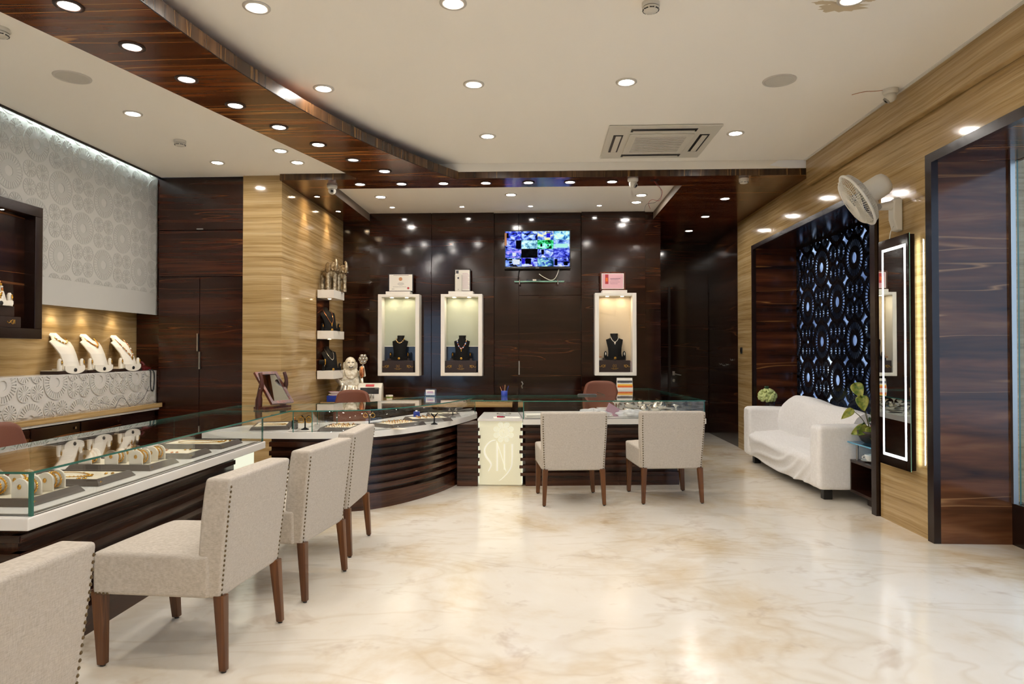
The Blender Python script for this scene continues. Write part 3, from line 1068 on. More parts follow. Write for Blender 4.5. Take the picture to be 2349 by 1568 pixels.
def strip(mb, pa, pb, z0, z1, mi=0):
    """solid band between two parallel 2D paths"""
    n = len(pa)
    vs = [(x, y, z) for z in (z0, z1) for P in (pa, pb) for x, y in P]
    A0, B0, A1, B1 = 0, n, 2 * n, 3 * n
    fs = []
    for i in range(n - 1):
        fs += [(A0 + i, A0 + i + 1, A1 + i + 1, A1 + i), (B0 + i + 1, B0 + i, B1 + i, B1 + i + 1),
               (A1 + i, A1 + i + 1, B1 + i + 1, B1 + i), (A0 + i + 1, A0 + i, B0 + i, B0 + i + 1)]
    fs += [(A0, A1, B1, B0), (A0 + n - 1, B0 + n - 1, B1 + n - 1, A1 + n - 1)]
    mb.add(vs, fs, mi)
    return mb

def glass_poly(mb, poly, z0, z1):
    return mb.prism(poly, z0, z1, 0, 1)

# ---- long counter along the left
c1 = thing('display_counter', 'long left jewellery counter with glass case and white ledge', 'counter', (-2.55, 4.0, 0))
box('body', 'slat_wood_y', -2.85, -2.28, 2.90, 5.20, 0.0, 0.64, c1)
box('plinth', 'slat_wood_y', -2.285, -2.245, 2.86, 4.95, 0.0, 0.105, c1)
for k, z in enumerate(SLATZ):
    box('slat', 'slat_wood_y', -2.285, -2.235, 2.86, 4.98 - (0.0 if k % 2 else 0.05), z - 0.018, z + 0.014, c1, 0.002, 1)
    box('end_slat', 'slat_wood', -2.85, -2.24, 2.855, 2.905, z - 0.018, z + 0.014, c1, 0.002, 1)
box('ledge', 'corian', -2.95, -2.15, 2.79, 5.27, 0.645, 0.70, c1, 0.006, 2)
box('dark_edge_strip', 'deck_grey', -2.21, -2.185, 2.85, 5.2, 0.70, 0.7015, c1)
box('dark_end_strip', 'deck_grey', -2.86, -2.185, 2.835, 2.86, 0.70, 0.7015, c1)
glow('panel_glow', (0.93, 0.93, 0.72), 0.95)
box('glow_panel', 'panel_glow', -2.262, -2.235, 4.96, 5.25, 0.02, 0.64, c1)
MB().pane(-2.172, -2.162, 2.83, 5.25, 0.70, 0.879).build('front_glass', ['glass', 'glass_edge'], c1)
MB().pane(-2.87, -2.172, 2.822, 2.832, 0.70, 0.879).build('end_glass', ['glass', 'glass_edge'], c1)
MB().pane(-2.87, -2.172, 5.24, 5.25, 0.70, 0.879).build('end_glass', ['glass', 'glass_edge'], c1)
MB().pane(-2.87, -2.158, 2.815, 5.825, 0.88, 0.890).build('top_glass', ['glass', 'glass_edge'], c1)
box('corner_edge', 'glass_edge', -2.174, -2.160, 2.820, 2.834, 0.70, 0.879, c1)

# ---- curved counter
c2 = thing('curved_counter', 'curved jewellery counter with dark wooden slats and white ledge', 'counter', (-1.8, 6.4, 0))
raw = [(-2.95, 5.835), (-2.37, 5.835), (-2.02, 5.835), (-1.67, 5.885), (-1.43, 6.02), (-1.18, 6.34), (-0.955, 6.79), (-0.805, 7.30), (-0.72, 7.74)]
path = [(p.x, p.y) for p in crom([(x, y, 0) for x, y in raw], 7)]
back = [(-0.75, 7.97), (-1.33, 7.80), (-1.72, 6.85), (-2.80, 6.40)]
b1 = offset_path(path, 0.10)
MB().prism(b1[7:] + [(-0.95, 7.85), (-1.28, 7.60), (-1.70, 6.72), (-2.30, 6.50)], 0, 0.64).build('body', 'slat_wood', c2)
strip(MB(), offset_path(path, 0.045)[7:], offset_path(path, 0.11)[7:], 0.0, 0.105).build('plinth', 'slat_wood', c2)
for k, z in enumerate(SLATZ):
    cut = None if k % 2 else -1
    pa, pb_ = offset_path(path, 0.045)[7:cut], offset_path(path, 0.11)[7:cut]
    strip(MB(), pa, pb_, z - 0.022, z + 0.018).build('slat', 'slat_wood', c2)
lp = offset_path(path, 0.0)
MB().prism(lp + back, 0.645, 0.70).build('ledge', 'corian', c2, 0.006, 2)
strip(MB(), offset_path(path, 0.055)[10:-3], offset_path(path, 0.078)[10:-3], 0.70, 0.7015).build('dark_edge_strip', 'deck_grey', c2)
g0, g1 = offset_path(path, 0.022)[16:], offset_path(path, 0.030)[16:]
mb = strip(MB(), g0, g1, 0.70, 0.879)
n_ = len(g0) - 1
for i in range(len(mb.f)):
    if i >= 4 * n_ or i % 4 in (2, 3):
        mb.mi[i] = 1
    else:
        mb.sm[i] = True
mb.build('front_glass', ['glass', 'glass_edge'], c2)
MB().pane(-2.15, -2.142, 5.85, 6.5, 0.70, 0.879).build('divider_glass', ['glass', 'glass_edge'], c2)
MB().pane(-1.99, -1.982, 5.87, 6.6, 0.70, 0.879).build('divider_glass', ['glass', 'glass_edge'], c2)
tp = [(-2.158, 5.827)] + offset_path(path, 0.012)[16:] + [(-0.74, 7.97), (-1.33, 7.80), (-1.72, 6.85), (-2.80, 6.40), (-2.87, 6.36), (-2.87, 5.827)]
glass_poly(MB(), tp, 0.88, 0.890).build('top_glass', ['glass', 'glass_edge'], c2)
for k, z in enumerate(SLATZ):
    box('short_slat', 'slat_wood', -0.87, -0.625 - (0.0 if k % 2 else 0.012), 7.085, 7.14, z - 0.018, z + 0.014, c2, 0.002, 1)
box('short_body', 'slat_wood', -0.87, -0.66, 7.11, 7.5, 0.0, 0.64, c2)
box('short_plinth', 'slat_wood', -0.87, -0.655, 7.10, 7.14, 0.0, 0.105, c2)

# ---- illuminated panel between the two counters
sp = thing('illuminated_panel', 'glowing white counter panel with monogram and lace flower', 'light panel', (-0.42, 7.3, 0))
m_, nt_, b_ = _new('panel_light')
b_.inputs['Base Color'].default_value = rgb(hexc('#d8d4b8'))
b_.inputs['Roughness'].default_value = 0.4
b_.inputs['Emission Color'].default_value = (0.95, 0.92, 0.70, 1)
b_.inputs['Emission Strength'].default_value = 0.26
m_, nt_, b_ = _new('panel_mark')
b_.inputs['Base Color'].default_value = rgb(hexc('#f0efe0'))
b_.inputs['Roughness'].default_value = 0.4
b_.inputs['Emission Color'].default_value = (1.0, 0.98, 0.82, 1)
b_.inputs['Emission Strength'].default_value = 0.28
MB().prism([(-0.652, 7.15), (-0.200, 7.15), (-0.268, 7.9), (-0.652, 7.9)], 0.0, 0.676).build('body', 'white_lacquer', sp)
box('glow_face', 'panel_light', -0.652, -0.190, 7.128, 7.148, 0.012, 0.675, sp)
# light tubes behind both edges
for x in (-0.650, -0.196):
    box('edge_light', 'panel_glow', x, x + 0.008, 7.118, 7.127, 0.03, 0.66, sp)
MB().prism([(-0.656, 7.10), (-0.187, 7.10), (-0.259, 7.9), (-0.656, 7.9)], 0.677, 0.70).build('ledge', 'corian', sp, 0.003, 1)
glass_poly(MB(), [(-0.735, 7.14), (-0.196, 7.14), (-0.274, 8.02), (-0.735, 8.02)], 0.88, 0.890).build('top_glass', ['glass', 'glass_edge'], sp)

def px(x, y):           # panel face drawing units -> world
    return (-0.652 + (x - 1095.5) / 104.0 * 0.466, 7.125, 0.693 - (y - 960.5) / 153.0 * 0.68)

def stroke(pts, ws, name):
    P = [Vector(px(*p)) for p in pts]
    n = len(P)
    mb = MB()
    vs = []
    for i, p in enumerate(P):
        t = (P[min(i + 1, n - 1)] - P[max(i - 1, 0)]).normalized()
        nn = Vector((-t.z, 0, t.x)) * (ws[i] / 2)
        vs += [p + nn, p - nn, p + nn + Vector((0, -0.006, 0)), p - nn + Vector((0, -0.006, 0))]
    fs = []
    for i in range(n - 1):
        a, b = 4 * i, 4 * i + 4
        fs += [(a + 2, b + 2, b + 3, a + 3), (a, b, b + 2, a + 2), (a + 3, b + 3, b + 1, a + 1)]
    fs += [(0, 2, 3, 1), (4 * n - 4, 4 * n - 3, 4 * n - 1, 4 * n - 2)]
    return mb.add(vs, fs).build(name, 'panel_mark', sp)
S_ = [(p.x, p.y) for p in crom([(1136, 1009, 0), (1124, 1013, 0), (1113, 1025, 0), (1110.5, 1037, 0), (1115, 1049, 0), (1122, 1058, 0), (1126, 1067, 0), (1122, 1077, 0), (1119, 1082, 0)], 5)]
stroke(S_, [0.006 + 0.014 * math.sin(PI * i / (len(S_) - 1)) for i in range(len(S_))], 'letter_s')
stroke([(1140, 1016), (1140, 1081)], [0.018, 0.018], 'letter_n')
stroke([(1138.5, 1012), (1148, 1040), (1160.5, 1082)], [0.008, 0.008, 0.006], 'letter_n')
stroke([(1157, 1018), (1157, 1078)], [0.016, 0.014], 'letter_n')
J_ = [(p.x, p.y) for p in crom([(1175, 1018, 0), (1175, 1050, 0), (1173, 1070, 0), (1164, 1086, 0), (1152, 1099, 0), (1144, 1104, 0)], 5)]
stroke(J_, [0.020 - 0.016 * i / (len(J_) - 1) for i in range(len(J_))], 'letter_j')
lace = MB()
c0 = px(1155, 990.5)
def fring(c, R, r):
    lace.ring((c[0], c[1] - 0.001, c[2]), R, r, 20, 4, 1)
for R in (0.012, 0.024, 0.036, 0.048, 0.058):
    fring(c0, R, 0.0028)
for k in range(8):
    a = 2 * PI * (k + 0.5) / 8
    c = (c0[0] + 0.083 * math.cos(a), c0[1], c0[2] + 0.083 * math.sin(a))
    for R in (0.008, 0.017, 0.026):
        fring(c, R, 0.0026)
lace.build('lace_flower', 'panel_mark', sp)

# ---- straight counter on the right, slightly turned, with a return towards the back
c3 = thing('corner_counter', 'straight jewellery counter behind the two right chairs with glass return', 'counter', (-0.184, 7.10, 0), math.radians(5.0))
def B3(name, mat, *a, bevel=0.0, seg=1):
    return MB().box(*a).build(name, mat, c3, bevel, seg, world=False)
B3('body', 'slat_wood', 0.03, 1.64, 0.06, 0.85, 0, 0.64)
B3('return_body', 'slat_wood', 1.12, 1.64, 0.86, 2.34, 0, 0.64)
B3('plinth', 'slat_wood', 0.03, 1.65, 0.03, 0.08, 0, 0.105)
for k, z in enumerate(SLATZ):
    B3('slat', 'slat_wood', -0.035 + (0.0 if k % 2 else 0.01), 1.68, 0.015, 0.075, z - 0.018, z + 0.014, bevel=0.002)
lpoly = [(0.0, -0.04), (1.92, -0.04), (1.92, 2.38), (1.02, 2.38), (1.02, 0.93), (0.0, 0.93)]
MB().prism(lpoly, 0.645, 0.70).build('ledge', 'corian', c3, 0.004, 1, world=False)
MB().prism([(0.02, 0.0), (1.90, 0.0), (1.90, 0.03), (0.02, 0.03)], 0.70, 0.702).build('dark_edge_strip', 'deck_grey', c3, world=False)
MB().pane(0.01, 1.91, -0.022, -0.012, 0.70, 0.879).build('front_glass', ['glass', 'glass_edge'], c3, world=False)
MB().pane(0.0, 0.01, -0.022, 0.92, 0.70, 0.879).build('end_glass', ['glass', 'glass_edge'], c3, world=False)
MB().pane(1.90, 1.91, -0.012, 2.36, 0.70, 0.879).build('end_glass', ['glass', 'glass_edge'], c3, world=False)
gp = [(-0.005, -0.03), (1.915, -0.03), (1.915, 2.37), (1.03, 2.37), (1.03, 0.92), (-0.005, 0.92)]
glass_poly(MB(), gp, 0.88, 0.890).build('top_glass', ['glass', 'glass_edge'], c3, world=False)
def W3(u, v, z=0.0):
    a = math.radians(5.0)
    return (-0.184 + u * math.cos(a) - v * math.sin(a), 7.10 + u * math.sin(a) + v * math.cos(a), z)

# ---- back desk with a travertine top along the back wall
bd = thing('back_desk', 'low desk with travertine top against the dark back wall', 'desk', (-1.4, 9.3, 0))
box('top', 'stone', -2.84, -0.36, 8.70, 9.69, 0.69, 0.75, bd, 0.004, 1)
box('apron', 'veneer_wall', -2.82, -0.38, 8.80, 9.69, 0.50, 0.69, bd)
for x in (-2.82, -1.62, -0.42):
    box('leg_panel', 'veneer_wall', x, x + 0.04, 8.80, 9.69, 0, 0.50, bd)

# ---- left wall unit: relief panel, stone ledge and drawers
lu = thing('wall_ledge_unit', 'low wall unit with white relief front and travertine ledge on the left', 'cabinet', (-4.3, 5.5, 0))
box('carcass', 'dark_trim', -4.545, -4.32, 2.0, 7.44, 0.0, 1.17, lu)
box('top_board', 'corian', -4.545, -4.312, 2.0, 7.46, 1.17, 1.192, lu, 0.003, 1)
MB().pane(-4.318, -4.310, 2.0, 7.50, 0.835, 1.19).build('relief_board', ['relief_white', 'glass_edge_light'], lu)
pattern(lu, -4.309, 0.302, 0.307, (4.6, 0.845), (7.46, 1.182), (5.90, 1.125), 0.008, 'relief_white', ('relief_medallion', 'relief_flower'), True, 1.5)
box('stone_ledge', 'stone', -4.32, -4.195, 2.0, 7.42, 0.785, 0.835, lu, 0.004, 1)
box('under_strip', 'relief_white', -4.32, -4.21, 2.0, 7.38, 0.765, 0.785, lu)
yy = 2.2
for i, wd in enumerate([0.9, 0.9, 0.95, 0.55, 0.62, 0.62]):
    dr_ = box('drawer', 'veneer_side', -4.26, -4.22, yy, yy + wd - 0.02, 0.40, 0.755, lu, 0.003, 1)
    if i > 1:
        box('tag', 'paper', -4.2195, -4.218, yy + wd - 0.12, yy + wd - 0.06, 0.60, 0.645, dr_)
        box('lock', 'chrome', -4.2195, -4.21, yy + wd - 0.10, yy + wd - 0.08, 0.70, 0.72, dr_)
    yy += wd
box('drawer_carcass', 'dark_trim', -4.32, -4.26, 2.0, 7.38, 0.0, 0.76, lu)
# ================================================================ SEATING
def bevelled(mb, width, seg, cuts=0):
    return mb

def make_chair(label):
    """upholstered side chair facing +y, origin on the floor at the middle of its legs"""
    t = thing('dining_chair', label, 'chair', (0, 0, 0), 0, 'cream upholstered customer chairs')
    # seat block with a slightly domed top
    s = MB()
    def seat_top(u, v):
        x, y = -0.30 + 0.60 * u, -0.225 + 0.55 * v
        d = 0.022 * (1 - (2 * u - 1) ** 4) * (1 - (2 * v - 1) ** 4)
        return (x, y, 0.508 + d)
    s.grid(seat_top, 12, 12)
    ring = [(-0.30 + 0.60 * i / 12, -0.225) for i in range(12)] + [(0.30, -0.225 + 0.55 * i / 12) for i in range(12)] + \
           [(0.30 - 0.60 * i / 12, 0.325) for i in range(12)] + [(-0.30, 0.325 - 0.55 * i / 12) for i in range(12)]
    n = len(ring)
    vs = [(x, y, 0.508) for x, y in ring] + [(x * 0.985, y, 0.32) for x, y in ring]
    s.add(vs, [(i + n, (i + 1) % n + n, (i + 1) % n, i) for i in range(n)] + [list(range(n, 2 * n))[::-1]])
    so = s.build('seat', 'linen', t, 0.018, 3, fix=True, world=False)
    # backrest: leaning slab
    b = MB()
    lean = lambda z: -0.225 - 0.055 * max(0, (z - 0.34)) / 0.50
    zs = [0.318, 0.40, 0.52, 0.66, 0.78, 0.848]
    vs = []
    th = 0.115
    for z in zs:
        yb = lean(z) - 0.045
        wd = 0.283 + 0.018 * min(1, (z - 0.318) / 0.4)
        f = 0.008 * math.sin(PI * min(1, max(0, (z - 0.42) / 0.46)))
        vs += [(-wd, yb, z), (wd, yb, z), (wd, yb + th + f, z), (-wd, yb + th + f, z)]
    fs = [(0, 3, 2, 1)]
    for i in range(len(zs) - 1):
        a, c = 4 * i, 4 * i + 4
        fs += [(a, a + 1, c + 1, c), (a + 1, a + 2, c + 2, c + 1), (a + 2, a + 3, c + 3, c + 2), (a + 3, a, c, c + 3)]
    k = 4 * len(zs) - 4
    fs.append((k, k + 1, k + 2, k + 3))
    b.add(vs, fs)
    b.build('backrest', 'linen', t, 0.016, 3, fix=True, world=False)
    # brass nail heads down both edges of the back
    nl = MB()
    for sx in (-1, 1):
        for i in range(23):
            z = 0.335 + i * 0.0216
            wd = 0.283 + 0.018 * min(1, (z - 0.318) / 0.4)
            nl.ball((sx * (wd - 0.014), lean(z) - 0.0455, z), (0.0062, 0.004, 0.0062), 7, 4)
    for sx in (-1, 1):
        for i in range(4):
            nl.ball((sx * 0.297, 0.305 - i * 0.018, 0.328), (0.003, 0.006, 0.006), 6, 4)
    stuff(nl.build('nail_heads', 'nail', t, world=False))
    # legs: square, tapering, splayed a little
    for sx in (-1, 1):
        for y0, y1, w in ((-0.262, -0.285, 0.023), (0.31, 0.285, 0.026)):
            l = MB()
            x0, x1 = sx * 0.262, sx * 0.275
            vs = []
            for x, y, z, h in ((x1, y1, 0.008, w * 0.68), (x0, y0, 0.33, w * 1.05)):
                vs += [(x - h, y - h, z), (x + h, y - h, z), (x + h, y + h, z), (x - h, y + h, z)]
            l.add(vs, [(0, 3, 2, 1), (4, 5, 6, 7), (0, 1, 5, 4), (1, 2, 6, 5), (2, 3, 7, 6), (3, 0, 4, 7)])
            lo = l.build('leg', 'leg_wood', t, 0.003, 1, world=False)
            MB().lathe([(0.011, 0), (0.011, 0.008)], 10, (x1, y1, 0)).build('foot_pad', 'black_plastic', lo, world=False)
    return t

ch = make_chair('cream chair cut off by the left photo edge, nearest the camera')
ch.location = (-1.634, 1.67, 0)
ch.rotation_euler = (0, 0, PI / 2 - 0.05)
for x, y, rz, lab in [(-1.649, 3.242, PI / 2 - 0.07, 'cream chair in full view at lower left, facing the long counter'),
                      (-1.566, 4.09, PI / 2 - 0.12, 'middle cream chair of the row along the long left counter'),
                      (-1.588, 4.89, PI / 2 + 0.015, 'farthest cream chair of the left row, before the curved counter'),
                      (0.275, 6.515, 0.105, 'left one of two cream chairs before the right counter, beside glowing panel'),
                      (1.185, 6.643, 0.106, 'right one of two cream chairs before the right counter')]:
    dup(ch, (x, y, 0), rz, lab)

# ---------------------------------------------------------------- brown staff chairs behind the counters
def staff_chair(x, y, rz, zt, label):
    t = thing('staff_chair', label, 'chair', (x, y, 0), rz, 'brown staff chairs')
    def back(u, v):
        a = (u - 0.5) * 1.1
        r = 0.46
        wd = 1.0 - 0.35 * max(0, v - 0.6) ** 1.5 * abs(2 * u - 1) ** 3
        xx = r * math.sin(a) * (0.92 + 0.08 * math.sin(PI * v))
        z = zt - 0.48 + 0.48 * v - 0.05 * abs(2 * u - 1) ** 4 * v
        yy = -0.28 + r * (1 - math.cos(a)) * 0.7 - 0.05 * v
        return (xx * wd, yy, z)
    mb = MB()
    mb.grid(back, 14, 12)
    o = mb.build('backrest', 'chair_brown', t, world=False)
    sd = o.modifiers.new('solid', 'SOLIDIFY')
    sd.thickness = 0.06
    sb = o.modifiers.new('subsurf', 'SUBSURF')
    sb.levels = sb.render_levels = 1
    sm = MB().box(-0.25, 0.25, -0.24, 0.26, 0.43, 0.51)
    sm.build('seat', 'chair_brown', t, 0.03, 3, world=False)
    MB().tube([(0, -0.27, 0.44), (0, -0.33, 0.50), (0, -0.34, zt - 0.3)], 0.02, 8).build('back_stem', 'black_plastic', t, world=False)
    MB().tube([(0, 0, 0.10), (0, 0, 0.44)], 0.028, 12).build('column', 'steel', t, world=False)
    for k in range(5):
        a = 2 * PI * k / 5 + 0.3
        lg = MB().tube([(0, 0, 0.11), (0.27 * math.cos(a), 0.27 * math.sin(a), 0.075)], [0.022, 0.014], 8).build('leg', 'black_plastic', t, world=False)
        MB().ball((0.27 * math.cos(a), 0.27 * math.sin(a), 0.032), (0.028, 0.028, 0.032), 10, 6).build('castor', 'black_plastic', lg, world=False)
    return t
staff_chair(-2.30, 8.02, PI, 0.93, 'brown staff chair between the curved counter and the white statue')
staff_chair(0.76, 8.42, PI, 1.03, 'brown staff chair behind the right counter')
staff_chair(-3.42, 4.50, -PI / 2, 0.915, 'brown staff chair behind the long counter at left photo edge')

# ---------------------------------------------------------------- white slip-covered sofa in the alcove
sf = thing('sofa', 'white slip-covered two seat sofa in the dark alcove', 'sofa', (3.02, 7.65, 0))
def rbox(name, x0, x1, y0, y1, z0, z1, r, wr=0.008, seed=0, par=None):
    """soft cloth-covered block: subdivided, rounded, lightly wrinkled"""
    bm = bmesh.new()
    bmesh.ops.create_cube(bm, size=1.0)
    bmesh.ops.scale(bm, verts=bm.verts, vec=(x1 - x0, y1 - y0, z1 - z0))
    bmesh.ops.translate(bm, verts=bm.verts, vec=((x0 + x1) / 2, (y0 + y1) / 2, (z0 + z1) / 2))
    bmesh.ops.bevel(bm, geom=bm.edges[:], offset=r, segments=4, profile=0.6, affect='EDGES', clamp_overlap=True)
    L = abs_loc(par)
    bmesh.ops.translate(bm, verts=bm.verts, vec=(-L.x, -L.y, -L.z))
    me = bpy.data.meshes.new(name)
    bm.to_mesh(me)
    bm.free()
    me.materials.append(MAT['sofa_cloth'])
    o = link(name, me, par, smooth=True)
    rm = o.modifiers.new('remesh', 'REMESH')
    rm.mode = 'VOXEL'
    rm.voxel_size = 0.022
    rm.use_smooth_shade = True
    tx = bpy.data.textures.new('wrinkle', 'CLOUDS')
    tx.noise_scale = 0.22
    tx.noise_depth = 2
    dm = o.modifiers.new('wrinkles', 'DISPLACE')
    dm.texture = tx
    dm.strength = wr * 2
    dm.mid_level = 0.5
    sm = o.modifiers.new('smooth', 'SMOOTH')
    sm.iterations = 2
    return o
rbox('arm', 2.60, 3.40, 8.66, 8.90, 0.10, 0.705, 0.045, 0.006, par=sf)
rbox('arm', 2.60, 3.40, 6.52, 6.75, 0.10, 0.705, 0.045, 0.006, par=sf)
# back cushion, humped
def backf(u, v):
    y = 6.71 + 1.97 * u
    hump = 0.075 * min(1, max(0, (u - 0.05)) * 1.35) * min(1, (1.0 - u) * 9) + 0.008 * math.sin(11 * u)
    prof = [(2.98, 0.38), (2.955, 0.52), (2.975, 0.66), (3.03, 0.76), (3.10, 0.80), (3.22, 0.785), (3.30, 0.70), (3.34, 0.40)]
    i = min(int(v * 7), 6)
    f = v * 7 - i
    a, b = prof[i], prof[i + 1]
    x, z = a[0] + (b[0] - a[0]) * f, a[1] + (b[1] - a[1]) * f
    z += hump * max(0, (z - 0.45)) / 0.35
    x += 0.012 * math.sin(17 * u + 5 * v) * math.sin(PI * v)
    return (x, y, z)
bk_ = MB().grid(backf, 40, 21)
bk_.add([backf(0.0, v / 21) for v in range(22)], [list(range(22))])
bk_.add([backf(1.0, v / 21) for v in range(22)], [list(range(22))[::-1]])
o = bk_.build('back_cushion', 'sofa_cloth', sf)
o.modifiers.new('subsurf', 'SUBSURF').render_levels = 1
box('back_frame', 'sofa_cloth', 3.24, 3.40, 6.7, 8.7, 0.10, 0.72, sf, 0.04, 3)
# seat cloth: over the seat, over the front edge and down to a loose hem
def seatf(u, v):
    y = 6.72 + 1.96 * u
    e = 2 * u - 1
    belly = 0.03 * (1 - e * e)
    if v < 0.45:
        f = v / 0.45
        x = 3.02 - f * 0.36
        z = 0.415 + 0.03 * math.sin(PI * f) * (1 - e ** 4) - 0.02 * (1 - e * e) * f
    elif v < 0.6:
        f = (v - 0.45) / 0.15
        x = 2.66 - 0.055 * math.sin(f * PI / 2) - belly * f
        z = 0.395 - 0.07 * (1 - math.cos(f * PI / 2))
    else:
        f = (v - 0.6) / 0.4
        x = 2.605 - belly * (1 - 0.5 * f) + 0.03 * f
        z = 0.325 - f * (0.215 + 0.02 * math.sin(PI * u))
    # drag folds running diagonally from the arm fronts to the hem
    k = max(0.0, (v - 0.4) / 0.6)
    ph = 30 * (u - 0.55 * k) + 6 * math.sin(5 * u)
    amp = 0.034 * k * (0.35 + 0.65 * math.sin(PI * min(1, u * 1.1)))
    x -= amp * (0.5 + 0.5 * math.sin(ph)) ** 2
    z += 0.006 * k * math.sin(ph * 0.5)
    z += 0.008 * (1 - k) * math.sin(14 * u + 8 * v)
    return (x, y, z)
o = MB().grid(seatf, 110, 44).build('seat_cover', 'sofa_cloth', sf)
sd = o.modifiers.new('solid', 'SOLIDIFY')
sd.thickness = 0.008
box('seat_base', 'sofa_cloth', 2.70, 3.30, 6.7, 8.7, 0.12, 0.36, sf, 0.02, 2)
for x, y in ((2.72, 6.64), (2.72, 8.74), (3.30, 6.64), (3.30, 8.74)):
    box('foot', 'black_plastic', x - 0.04, x + 0.04, y - 0.04, y + 0.04, 0, 0.12, sf, 0.003, 1)

# ---------------------------------------------------------------- side table with blue-tinted glass shelf
def side_table(x0, y0, y1, label):
    t = thing('side_table', label, 'table', (x0 + 0.25, (y0 + y1) / 2, 0), 0, 'dark box side tables')
    x1 = x0 + 0.46
    box('bottom_board', 'box_wood', x0, x1, y0, y1, 0.10, 0.125, t, 0.002, 1)
    box('top_board', 'box_wood', x0, x1, y0, y1, 0.375, 0.40, t, 0.002, 1)
    box('side_board', 'box_wood', x0, x1, y0, y0 + 0.022, 0.125, 0.375, t, 0.002, 1)
    box('side_board', 'box_wood', x0, x1, y1 - 0.022, y1, 0.125, 0.375, t, 0.002, 1)
    box('back_board', 'box_wood', x1 - 0.02, x1, y0 + 0.022, y1 - 0.022, 0.125, 0.375, t)
    box('base', 'box_wood', x0 + 0.10, x1 - 0.06, y0 + 0.10, y1 - 0.12, 0, 0.10, t)
    for xx in (x0 + 0.04, x1 - 0.05):
        for yy_ in (y0 + 0.04, y1 - 0.06):
            MB().tube([(xx, yy_, 0.40), (xx, yy_, 0.555)], 0.011, 12).build('post', 'steel', t)
    MB().pane(x0 - 0.02, x1, y0, y1 + 0.01, 0.555, 0.567).build('glass_top', ['blue_glass', 'glass_edge_blue'], t)
    return t
side_table(2.88, 6.055, 6.50, 'dark box side table with blue glass shelf beside the near sofa arm')
side_table(2.93, 8.93, 9.33, 'dark box side table mostly hidden behind the far sofa arm')
# ================================================================ RIGHT WALL: MIRROR, FAN
mr = thing('led_mirror', 'tall mirror with glowing light border on the travertine wall', 'mirror', (2.84, 5.535, 0.49))
mx, ya, yb, za, zb = 2.80, 5.30, 5.77, 0.487, 2.305
box('frame_box', 'dark_trim', mx + 0.004, mx + 0.045, ya + 0.008, yb - 0.008, za + 0.008, zb - 0.008, mr, 0.002, 1)
mb = MB().pane(mx, mx + 0.005, ya, yb, za, zb)
mb.build('mirror_glass', ['mirror', 'glass_edge_light'], mr)
bo, bw = 0.055, 0.022
for nm, a in (('light_band', (ya + bo, yb - bo, zb - bo - 0.02 - bw, zb - bo - 0.02)), ('light_band', (ya + bo, yb - bo, za + bo + 0.02, za + bo + 0.02 + bw)),
              ('light_band', (ya + bo, ya + bo + bw, za + bo + 0.02 + bw, zb - bo - 0.02 - bw)), ('light_band', (yb - bo - bw, yb - bo, za + bo + 0.02 + bw, zb - bo - 0.02 - bw))):
    box(nm, 'led_mirror', mx - 0.0015, mx + 0.001, *a, mr)
box('wall_spacer', 'dark_trim', mx + 0.045, XR - 0.001, ya + 0.10, yb - 0.10, za + 0.08, zb - 0.08, mr)
for y in (ya + 0.035, yb - 0.045):
    dots = MB()
    for k in range(58):
        z = za + 0.05 + k * (zb - za - 0.10) / 57
        dots.box(mx + 0.046, mx + 0.050, y - 0.004, y + 0.004, z - 0.006, z + 0.006)
    stuff(dots.build('back_light_dots', 'led_dot', mr))
    MB().add([(mx + 0.0458, y - 0.006, za + 0.05), (mx + 0.0458, y + 0.006, za + 0.05), (mx + 0.0458, y + 0.006, zb - 0.05), (mx + 0.0458, y - 0.006, zb - 0.05)], [(0, 1, 2, 3)]).build('back_light_tape', 'led_tape', mr)

fan = thing('wall_fan', 'white oscillating wall fan mounted above the lit mirror', 'fan', (XR - 0.03, 5.59, 2.33))
arm = MB()
# wall bracket: tapering hollow plate
prof = [(XR - 0.002, 2.36), (XR - 0.002, 2.615), (XR - 0.035, 2.635), (XR - 0.07, 2.61), (XR - 0.075, 2.56), (XR - 0.075, 2.46), (XR - 0.05, 2.37)]
arm.extrude([(x, z) for x, z in prof], 1, 5.545, 5.635)
arm.build('wall_bracket', 'white_plastic', fan, 0.012, 3, fix=True)
MB().tube([(XR - 0.05, 5.59, 2.575), (XR - 0.13, 5.585, 2.565), (XR - 0.19, 5.58, 2.555)], [0.04, 0.032, 0.026], 14).build('arm', 'white_plastic', fan)
MB().tube([(XR - 0.19, 5.545, 2.553), (XR - 0.19, 5.615, 2.553)], 0.024, 14).build('hinge', 'grey_plastic', fan)
MB().tube(crom([(XR - 0.07, 5.56, 2.40), (XR - 0.09, 5.56, 2.36), (XR - 0.08, 5.60, 2.31), (XR - 0.05, 5.66, 2.28)]), 0.004, 6).build('cord', 'white_plastic', fan)
n_ = Vector((-0.82, 0.21, -0.53)).normalized()
hc = Vector((XR - 0.345, 5.575, 2.615))
Mh = Matrix.Translation(hc) @ n_.to_track_quat('Z', 'Y').to_matrix().to_4x4()
